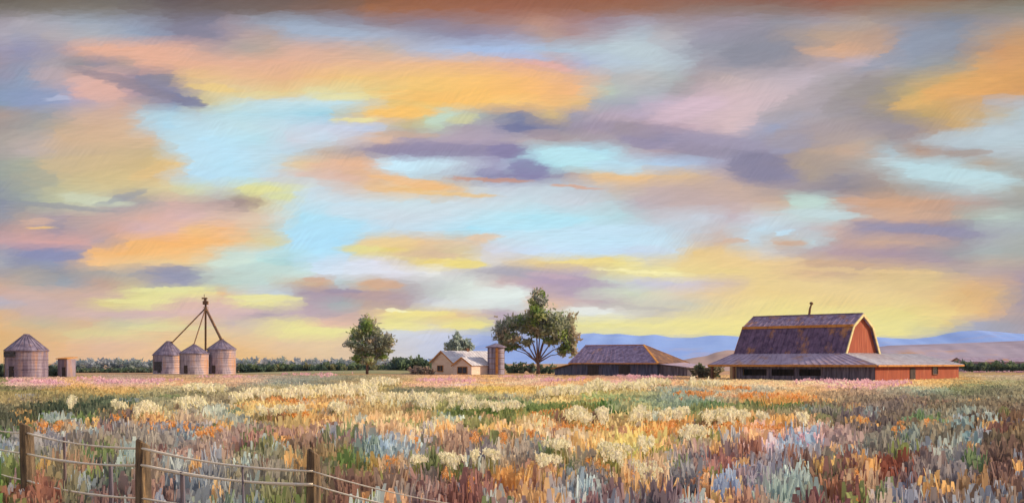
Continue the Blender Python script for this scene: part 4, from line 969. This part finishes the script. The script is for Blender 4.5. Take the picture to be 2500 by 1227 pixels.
# ------------------------------------------------------------------ meadow
FIELD = [(905, '0:6d6a58 120:a09078 200:7d7d68 380:6f7560 500:8d8478 580:c9a2a0 700:a89490 800:8a8a80 1000:8f8676 1060:c08c60 1200:c0986c 1240:8a8470 1340:a08a70 1420:8a6a70 1600:8a6a70 1720:b59470 2100:c09a80 2200:b07a60 2330:a08860 2400:c8a8a8 2500:b8a0a0'),
(930, '0:8c8464 50:d4a8b4 130:d8a8b8 180:d8a868 250:c8a0b0 330:cfa5ae 420:dba888 560:c8a090 650:8c9498 760:7c8488 860:a09078 950:b39a6a 1020:d8a890 1100:dcacb8 1200:dcac7c 1300:d8aeb0 1400:dca868 1550:d4a8bc 1650:d8a878 1750:dcb48c 1900:e4b898 2050:dcb0b0 2150:d8a8a0 2250:dcae6c 2330:c0a070 2400:8c9070 2500:98927c'),
(950, '0:6e6e50 100:7c7850 200:c09a5c 330:b8985c 430:a8a08c 500:a8a08c 560:807a78 650:a8987c 750:b8a070 850:b89c70 920:b8a478 1000:7c7a70 1100:908c68 1200:c8a85c 1350:d0a860 1450:b8a068 1560:b8a070 1640:7c96a8 1750:dca064 1850:8ca4b4 1950:c8a078 2100:b09088 2250:90a0a0 2330:7c8268 2420:74706a 2500:847c6c'),
(970, '0:b09a70 80:a8906c 160:8c8468 250:707868 350:7c8474 450:9c9078 520:908474 600:b8a078 680:c89c68 760:dcb078 850:b89478 920:b8a080 1000:a8a080 1120:a8a080 1250:a8a8a0 1350:d0b080 1450:98a878 1530:84947c 1620:8c9488 1720:8aa0ac 1830:d89c60 1920:dc9c50 2000:a08878 2100:8c7c74 2200:846e68 2300:847c74 2400:7c746c 2500:8c8070'),
(990, '0:8c8070 60:6c6858 120:4c5448 200:3c4c42 300:46564a 340:707468 365:a8a090 430:b0a488 480:b0a090 560:c0a888 650:d8a870 750:d09c60 860:d0a878 950:c0a880 1050:b8a478 1120:7c8858 1200:6c7c48 1300:708050 1380:607840 1430:44682c 1480:54703c 1500:8c947c 1560:98a080 1650:7c8c88 1740:50703c 1790:7c8460 1870:44642c 1910:6c7850 1960:54703c 2010:74745c 2050:8c7c74 2150:807078 2250:8c7868 2350:8c8078 2450:8c7468 2500:80706c'),
(1010, '0:686860 60:444c42 180:42524a 230:6c6c60 260:7c7868 290:e0984c 350:c8b898 400:d8b090 470:c8b4a0 530:8c9cac 600:c8b088 700:c89c5c 800:c8a068 900:c0a078 1000:b0906c 1070:6c8048 1200:4c6c2c 1290:5c783c 1330:8c8458 1400:c88c58 1435:8c8050 1460:3c5c28 1495:587044 1530:c8a878 1600:c8a878 1650:607c48 1720:b09868 1800:c8a870 1850:a49078 1950:8c8074 2000:8c9068 2080:7c6c80 2200:88746c 2180:9c8478 2230:98b4c4 2260:9c8c7c 2350:909ca4 2420:80685c 2500:88685c'),
(1035, '0:404438 70:50544a 130:e09050 200:a49078 300:8c8078 380:e09c60 420:a09094 500:e09c4c 560:9498a0 650:8c8478 720:c0a478 820:dcb090 900:e0b498 980:dcb090 1080:e0b098 1200:dca888 1300:d8b090 1380:dc9c60 1450:d0b080 1530:dcb888 1620:dc9858 1700:8c8c70 1800:e09c58 1900:e0a460 1950:d09c70 2050:78686c 2120:6c6078 2180:8c7868 2225:90b0c8 2250:8c8478 2290:dca068 2320:8c7c74 2345:84a4b8 2370:80706c 2430:805a50 2500:7c5c50'),
(1060, '0:8c8478 100:a49cac 200:8c8490 330:8c8088 430:8c8490 520:a09098 600:b08080 700:a87878 780:a08484 860:8c90a0 950:8c8c84 1000:dcac98 1080:d8b0a0 1150:8c7c80 1250:d89c58 1320:d0c4b0 1380:dcb0b0 1450:dcac78 1550:e0b078 1620:e09c4c 1700:dcb478 1800:e09c58 1880:dcb0c0 1950:8cb0dc 2000:d8b0c8 2100:8c7474 2200:888080 2230:98b4c0 2270:8c7c74 2310:84786c 2340:8cb0cc 2365:80706a 2400:7c6c68 2500:84705c'),
(1085, '0:8c8480 60:9c94a0 150:8c8498 250:98847c 350:a49490 430:948c94 520:b09090 620:587c38 680:8c7c74 760:a07870 850:8c8490 900:94a4c0 960:98acd0 1050:8c8c78 1120:a07870 1200:b0a498 1280:8c90a8 1350:8c8890 1400:b8a888 1480:d8b880 1550:e0b870 1640:dca068 1700:a0a8b4 1800:b08c78 1870:d8acc0 1930:8cb0dc 2000:c8a8b8 2100:8c7c7c 2180:90a0a4 2280:8c7068 2340:a4b4c0 2400:786460 2500:80685c'),
(1110, '0:8c8474 100:948880 200:8c8470 280:6c8440 350:a89490 420:b07c78 520:b09490 620:8c8c70 700:948c78 780:98704c 850:5c7c40 950:98a4c8 1000:a09ca8 1080:9c7068 1150:b09890 1220:8c8c98 1300:8c8890 1360:a89888 1450:dcb888 1530:e0c078 1600:dca868 1680:a890a0 1760:985c58 1850:9c7068 1930:a07870 2000:8c7888 2100:8c6c64 2180:984c40 2260:8c6860 2310:b0b4c0 2380:7c6464 2500:846460'),
(1140, '0:7c7c58 80:6c8440 180:a07068 260:6c8048 330:a08478 420:8c90a0 480:a07870 560:8c8478 650:908488 750:8c7c74 840:5c7840 930:dca050 1000:a4a4b8 1080:a47870 1150:94a0b0 1220:dc9c50 1300:a07470 1400:8c94a8 1480:dcb478 1540:e0a860 1600:a094a0 1680:8c8ca0 1740:7c4c58 1800:b8746c 1880:8c90b0 1950:84504c 2020:6c7c58 2080:785c60 2170:944c40 2220:785458 2290:a4a8c8 2400:806064 2500:805c5c'),
(1180, '0:648040 60:a85850 150:88806c 220:688040 290:646880 350:a87870 440:646c84 500:8c90a8 580:8c7c70 680:8c8474 800:8c6c68 900:906c64 1000:a09098 1080:8c645c 1150:8c6c70 1240:dc9c50 1320:a08088 1400:9cacc8 1470:8c6068 1540:8c90b0 1600:80505c 1680:44405c 1740:e09050 1790:7ca4e0 1860:6c5c78 1920:a8bcc8 1970:6c6c58 2040:8c5860 2100:dca050 2170:8c90b8 2250:8c747c 2330:a07850 2450:845c60 2500:80606c'),
(1227, '0:587840 60:a05850 140:7c7868 200:8c7c68 260:6c7084 340:a07068 450:646880 520:9094a8 600:6c7c48 720:7c7850 800:8c5c5c 900:8c645c 960:dc9850 1010:a08c98 1100:88504c 1180:84505c 1260:a08c94 1340:a090a0 1400:b8bcc8 1450:8c5460 1500:8c8ca8 1560:4c4858 1620:9c6068 1700:a0a0c0 1760:dc9c58 1830:a07068 1900:a0b4c0 1960:5c5c68 2050:8c4c5c 2110:d09c50 2170:98a0cc 2240:8c90b4 2320:8c7070 2400:847070 2500:88706c')]
GX = np.arange(0, 2501, 10)
FY = np.array([y for y, _ in FIELD], float)
FT = np.stack([np.stack([np.interp(GX, [p for p, _ in row(s)], [c[k] for _, c in row(s)]) for k in range(3)], 1) for _, s in FIELD])
# the taller weeds of the near right corner are darker, browner plants
FT = FT * (1 - 0.20 * np.clip((GX - 1850) / 350, 0, 1)[None, :] * np.clip((FY - 945) / 60, 0, 1)[:, None])[:, :, None]
def field_col(px, py):
    px = np.clip(px, 0, 2499); py = np.clip(py, FY[0], FY[-1] - 1e-3)
    j = np.clip(np.searchsorted(FY, py, 'right') - 1, 0, len(FY) - 2)
    f = ((py - FY[j]) / (FY[j + 1] - FY[j]))[:, None]
    i = np.clip((px / 10).astype(int), 0, len(GX) - 1)
    return FT[j, i] * (1 - f) + FT[j + 1, i] * f

def hashf(a, b, k):
    v = np.sin(a * 127.1 + b * 311.7 + k * 74.7) * 43758.5453
    return v - np.floor(v)

def scatter(n, d0, d1, margin=1.22):
    """uniform over the ground wedge in front of the field edge"""
    d = np.sqrt(rng.uniform(d0 ** 2, d1 ** 2, n))
    px = 1250 + rng.uniform(-1250 * margin - 40, 1250 * margin + 40, n)
    return (px - 1250) / F * d, d

# footprints where no grass grows (buildings)
def clear(x, y):
    keep = np.ones(len(x), bool)
    a = np.array(at(1740, 176))[:2]; b = np.array(at(2137, 158))[:2]
    u = (b - a) / np.linalg.norm(b - a); v = np.array([-u[1], u[0]])
    s = (x - a[0]) * u[0] + (y - a[1]) * u[1]; g_ = (x - a[0]) * v[0] + (y - a[1]) * v[1]
    keep &= ~((s > -0.5) & (s < np.linalg.norm(b - a) + 0.3) & (g_ > -0.3) & (g_ < 34))
    return keep

def blades(x, y, h, spread, width, nb, col, jit=0.10, lean=0.09):
    n = len(x); k = n * nb
    bx = np.repeat(x, nb) + rng.normal(size=k) * np.repeat(spread, nb) * 0.5
    by = np.repeat(y, nb) + rng.normal(size=k) * np.repeat(spread, nb) * 0.5
    hh = np.repeat(h, nb) * rng.uniform(0.55, 1.1, k)
    ya = rng.uniform(0, math.pi, k); lx = rng.normal(size=k) * lean * hh; ly = rng.normal(size=k) * lean * hh
    w = np.repeat(width, nb) * np.where(rng.random(k) < 0.45, rng.uniform(0.25, 0.5, k), rng.uniform(0.7, 1.5, k)) * 0.5
    cx, sy = np.cos(ya) * w, np.sin(ya) * w
    V = np.empty((k, 6, 3))
    V[:, 0] = np.stack([bx - cx, by - sy, np.full(k, -0.01)], 1); V[:, 1] = np.stack([bx + cx, by + sy, np.full(k, -0.01)], 1)
    mx, my, mz = bx + lx * 0.35, by + ly * 0.35, hh * 0.6
    V[:, 2] = np.stack([mx + cx, my + sy, mz], 1); V[:, 3] = np.stack([mx - cx, my - sy, mz], 1)
    tx, ty = bx + lx, by + ly
    V[:, 4] = np.stack([tx + cx * 0.5, ty + sy * 0.5, hh], 1); V[:, 5] = np.stack([tx - cx * 0.5, ty - sy * 0.5, hh], 1)
    i = np.arange(k)[:, None] * 6
    Q = np.concatenate([i + np.array([[0, 1, 2, 3]]), i + np.array([[3, 2, 4, 5]])])
    C = np.repeat(col, nb, 0) * rng.uniform(1 - jit, 1 + jit, (k, 1))
    return V.reshape(-1, 3), Q, np.repeat(C, 6, 0)

ACCENT = np.array([lin(q) for q in ('dca45c', '9098b8', '5c7a40', '8c5c60', 'a8b8c8', '6c6078')])
GAIN = np.array([1.50, 1.66, 1.48])      # from the tones seen at evening light to the plants' own tones
Vs, Qs, Cs, nv = [], [], [], 0
def add(V, Q, C):
    global nv
    Vs.append(V); Qs.append(Q + nv); Cs.append(C); nv += len(V)
for d0_, d1_, dens, nb, hmin, hmax, spread, width in ((13.0, 30, 8.0, 9, 0.30, 0.62, 0.26, 0.10), (30, 62, 4.0, 8, 0.30, 0.60, 0.40, 0.15), (62, 110, 1.8, 9, 0.26, 0.48, 0.7, 0.20), (110, 230, 0.6, 9, 0.14, 0.30, 1.1, 0.24)):
    area = 0.5 * (d1_ ** 2 - d0_ ** 2) * (2500 * 1.22 / F)
    n = int(area * dens)
    x, y = scatter(n, d0_, d1_)
    k = clear(x, y); x, y = x[k], y[k]; n = len(x)
    h = rng.uniform(hmin, hmax, n)
    px = 1250 + x / y * F; py = HOR + (EYE - h * 0.55) / y * F
    # plants of one kind grow in patches: everything in a patch shares one tone
    jr = np.floor(np.log(y) / 0.10 + rng.normal(size=n) * 0.12).astype(int)
    wv = ((jr * 37) % 11) * 4.1 + 14 * np.sin(jr * 1.7)
    jc = np.floor((px + wv) / 34.0 + rng.normal(size=n) * 0.10).astype(int)
    h1, h2, h3, h4 = (hashf(jr, jc, q) for q in (1, 2, 3, 4))
    pcx = (jc + 0.5) * 34.0 - wv; pcy = HOR + (EYE - 0.32) / np.exp((jr + 0.5) * 0.10) * F
    jx = (h1 - 0.5) * 60; jy = (h2 - 0.5) * np.clip((pcy - HOR) * 0.13, 4, 36)
    c = field_col(pcx + jx, pcy + jy)
    h = h * (0.75 + 0.5 * h4)
    # some patches near the viewer are another plant altogether
    h5, h6 = hashf(jr, jc, 5), hashf(jr, jc, 6)
    warm = np.clip(1 - np.abs(pcx - 1500) / 650, 0, 1)
    pick = np.where(h6 < 0.16 + 0.28 * warm, 0, np.where(h6 < 0.42, 1, np.where(h6 < 0.62, 2, np.where(h6 < 0.78, 3, np.where(h6 < 0.90, 4, 5)))))
    acc = ACCENT[pick]
    share = np.where((h5 < 0.26) & (pcy > 1015), 0.72, np.where((h5 < 0.16) & (pcy > 960), 0.45, 0.0))[:, None]
    c = c * (1 - share) + acc * share
    lum = c @ np.array([0.3, 0.59, 0.11]); c = lum[:, None] + (c - lum[:, None]) * 0.80
    c = c * GAIN * (0.86 + 0.28 * h3)[:, None] * rng.uniform(0.93, 1.07, (n, 1))
    add(*blades(x, y, h, np.full(n, spread) * rng.uniform(0.7, 1.4, n), np.full(n, width), nb, np.clip(c, 0.01, 0.9)))
o = np_mesh('meadow_grass', np.concatenate(Vs), np.concatenate(Qs), np.clip(np.concatenate(Cs), 0.01, 0.92), M['grass'])
tag(o, 'dry meadow grass in ochre, mauve, rust and green filling the field', 'grass', kind='stuff')

CREAM = [(495, 943, 42, 6, 9), (470, 978, 28, 12, 7), (360, 992, 28, 12, 7), (585, 965, 20, 6, 5), (640, 958, 28, 8, 7), (710, 956, 40, 8, 8), (780, 950, 60, 8, 10), (860, 946, 55, 9, 10), (922, 927, 36, 5, 9), (925, 966, 20, 9, 6), (825, 990, 22, 8, 4), (1000, 968, 60, 5, 8), (1085, 968, 60, 5, 8), (1030, 984, 24, 6, 5), (1220, 986, 46, 6, 6), (1130, 984, 30, 7, 4),
         (1345, 952, 26, 5, 6), (1400, 948, 50, 6, 8), (1455, 936, 26, 10, 8), (1520, 940, 60, 5, 8), (1600, 930, 40, 4, 6), (1685, 930, 8, 8, 3), (1720, 934, 40, 4, 4), (1405, 1008, 30, 14, 7), (1478, 1008, 16, 14, 5), (1568, 1008, 26, 14, 8), (1630, 1004, 14, 10, 4), (1668, 1006, 20, 10, 5), (1742, 1012, 18, 13, 6), (1798, 1006, 34, 12, 7), (1860, 1010, 8, 8, 2), (1692, 1050, 32, 12, 5), (1580, 1075, 16, 16, 5), (1495, 1098, 38, 22, 8), (1350, 1082, 32, 8, 7), (1335, 1118, 28, 12, 5), (1112, 1118, 28, 12, 6), (1025, 1118, 20, 6, 3), (1160, 1105, 10, 12, 3), (1205, 1104, 14, 8, 3), (1590, 1140, 40, 20, 2), (665, 1000, 30, 6, 4), (730, 994, 20, 6, 3), (172, 980, 8, 12, 2), (290, 985, 12, 8, 2), (820, 985, 14, 10, 3), (1960, 1015, 10, 10, 2)]
def flowers(name, spots, pal, label, hz=0.72, scale=1.0, per=30):
    Vs, Qs, Cs, nv = [], [], [], 0
    sx, sy, sh, ss, sc = [], [], [], [], []
    for px, py, rx, ry, k in spots:
        n = int(k * per)
        m = max(3, int(rx / 5))
        ox, oy, ow = rng.uniform(-1, 1, m) * rx, rng.uniform(-0.7, 0.7, m) * ry, rng.uniform(0.3, 1.0, m)
        q = rng.integers(0, m, n)
        qx = px + ox[q] + rng.normal(size=n) * np.minimum(rx * 0.36, 14) * ow[q]; qy = py + oy[q] + (rng.exponential(1.0, n) - 0.6) * ry * 0.34
        h = rng.uniform(0.75, 1.05, n) * hz
        dd = np.clip((EYE - h) * F / np.maximum(qy - HOR, 16), 14, 300)
        sx.append((qx - 1250) / F * dd); sy.append(dd); sh.append(h)
        ss.append(np.clip(dd * 0.0022, 0.04, 0.22) * rng.uniform(0.35, 1.3, n) * scale)
        p = np.array([lin(c) for c in pal]); sc.append(p[rng.integers(0, len(p), n)])
    x, y, h, s, c = map(np.concatenate, (sx, sy, sh, ss, sc))
    n = len(x)
    # heads: four crossed petals each, plus a stem
    for k in range(4):
        u = rng.normal(size=(n, 3)) * np.array([1, 1, 0.35]); u /= np.linalg.norm(u, axis=1)[:, None]
        v = rng.normal(size=(n, 3)) * 0.35 + np.array([0, 0, 1.0]); v /= np.linalg.norm(v, axis=1)[:, None]
        cen = np.stack([x, y, h], 1) + rng.normal(size=(n, 3)) * s[:, None] * 0.45
        V, Q = quads_from(cen, u * s[:, None] * 0.42, v * s[:, None] * 0.85)
        Vs.append(V); Qs.append(Q + nv); nv += len(V); Cs.append(np.repeat(c * rng.uniform(0.9, 1.05, (n, 1)), 4, 0))
    V, Q, C = blades(x, y, h, np.full(n, 0.01), s * 0.25, 1, np.tile(np.array([lin('8c8a58')]), (n, 1)), lean=0.02)
    Vs.append(V); Qs.append(Q + nv); Cs.append(C)
    o = np_mesh(name, np.concatenate(Vs), np.concatenate(Qs), np.clip(np.concatenate(Cs), 0, 0.92), M['petal'])
    return tag(o, label, 'wildflowers', kind='stuff')
flowers('cream_wildflowers', CREAM, ['f6f0d0', 'faf4dc', 'f0eac4', 'f4ecd0'], 'drifts of cream coloured wildflowers across the meadow')
PINK = [(80, 928, 60, 4, 6), (115, 932, 40, 4, 4), (225, 924, 40, 5, 5), (300, 928, 60, 4, 5), (400, 926, 50, 3, 4), (560, 918, 60, 2, 5), (760, 912, 70, 4, 9), (840, 906, 50, 3, 5), (1090, 926, 70, 4, 9), (1270, 918, 40, 3, 5), (1360, 926, 36, 4, 5), (1415, 922, 12, 4, 2), (1555, 914, 50, 5, 8), (1600, 918, 40, 3, 4), (2080, 930, 60, 6, 8), (2160, 934, 60, 6, 8), (2000, 926, 60, 4, 4), (2290, 908, 30, 5, 5), (2430, 892, 80, 4, 8), (1885, 1065, 14, 14, 4), (1960, 1070, 16, 14, 4), (2080, 945, 60, 5, 5)]
flowers('pink_wildflowers', PINK, ['f0c8dc', 'ecc0d0', 'f4d0dc'], 'low pink wildflowers in thin bands before the farm buildings', 0.30, 0.8, 20)
ORANGE = [(130, 1040, 30, 10, 4), (285, 1012, 20, 12, 5), (160, 1030, 14, 8, 3), (390, 1035, 30, 12, 5), (500, 1045, 40, 14, 7), (440, 1035, 16, 14, 4), (620, 985, 40, 6, 3), (690, 975, 50, 8, 4), (720, 1010, 30, 6, 4), (1690, 958, 50, 5, 6), (1790, 945, 40, 4, 5), (1840, 962, 30, 6, 6), (1930, 966, 50, 7, 7), (1310, 1015, 30, 18, 6), (1300, 1060, 20, 14, 4), (1420, 1040, 60, 8, 5), (1620, 1040, 40, 20, 7), (1780, 1035, 60, 10, 7), (1870, 1040, 50, 8, 6), (1160, 1060, 16, 16, 4), (1225, 1060, 10, 14, 3), (1015, 1080, 10, 22, 3), (950, 1130, 18, 24, 4), (1095, 1140, 14, 20, 4), (1145, 1165, 10, 24, 3), (2105, 1025, 8, 16, 2), (2195, 1035, 10, 18, 3), (2265, 1030, 8, 16, 2), (1535, 1150, 10, 20, 3), (1725, 1150, 16, 20, 3), (2095, 1160, 8, 40, 4), (1460, 1130, 30, 24, 4)]
flowers('orange_wildflowers', ORANGE, ['eeb070', 'f2bc84', 'e8a45c', 'f0c494'], 'orange wildflowers scattered in warm patches of the meadow', 0.50, 0.65, 17)

# ------------------------------------------------------------------ evening haze
def haze():
    m = bpy.data.materials.new('haze'); m.use_nodes = True
    nt = m.node_tree; nt.nodes.clear()
    v = nt.nodes.new('ShaderNodeVolumePrincipled'); v.inputs['Color'].default_value = (0.48, 0.70, 1.0, 1)
    v.inputs['Density'].default_value = HAZE_D; v.inputs['Anisotropy'].default_value = 0.0
    o = nt.nodes.new('ShaderNodeOutputMaterial'); nt.links.new(v.outputs[0], o.inputs['Volume'])
    b = MB().poly([(-3300, -300, -1), (3300, -300, -1), (3300, HAZE_END, -1), (-3300, HAZE_END, -1)], HAZE_TOP + 1, (0, 0, 1)).build('haze', m)
    tag(b, 'thin evening haze over the plain', 'haze', kind='stuff')
haze()
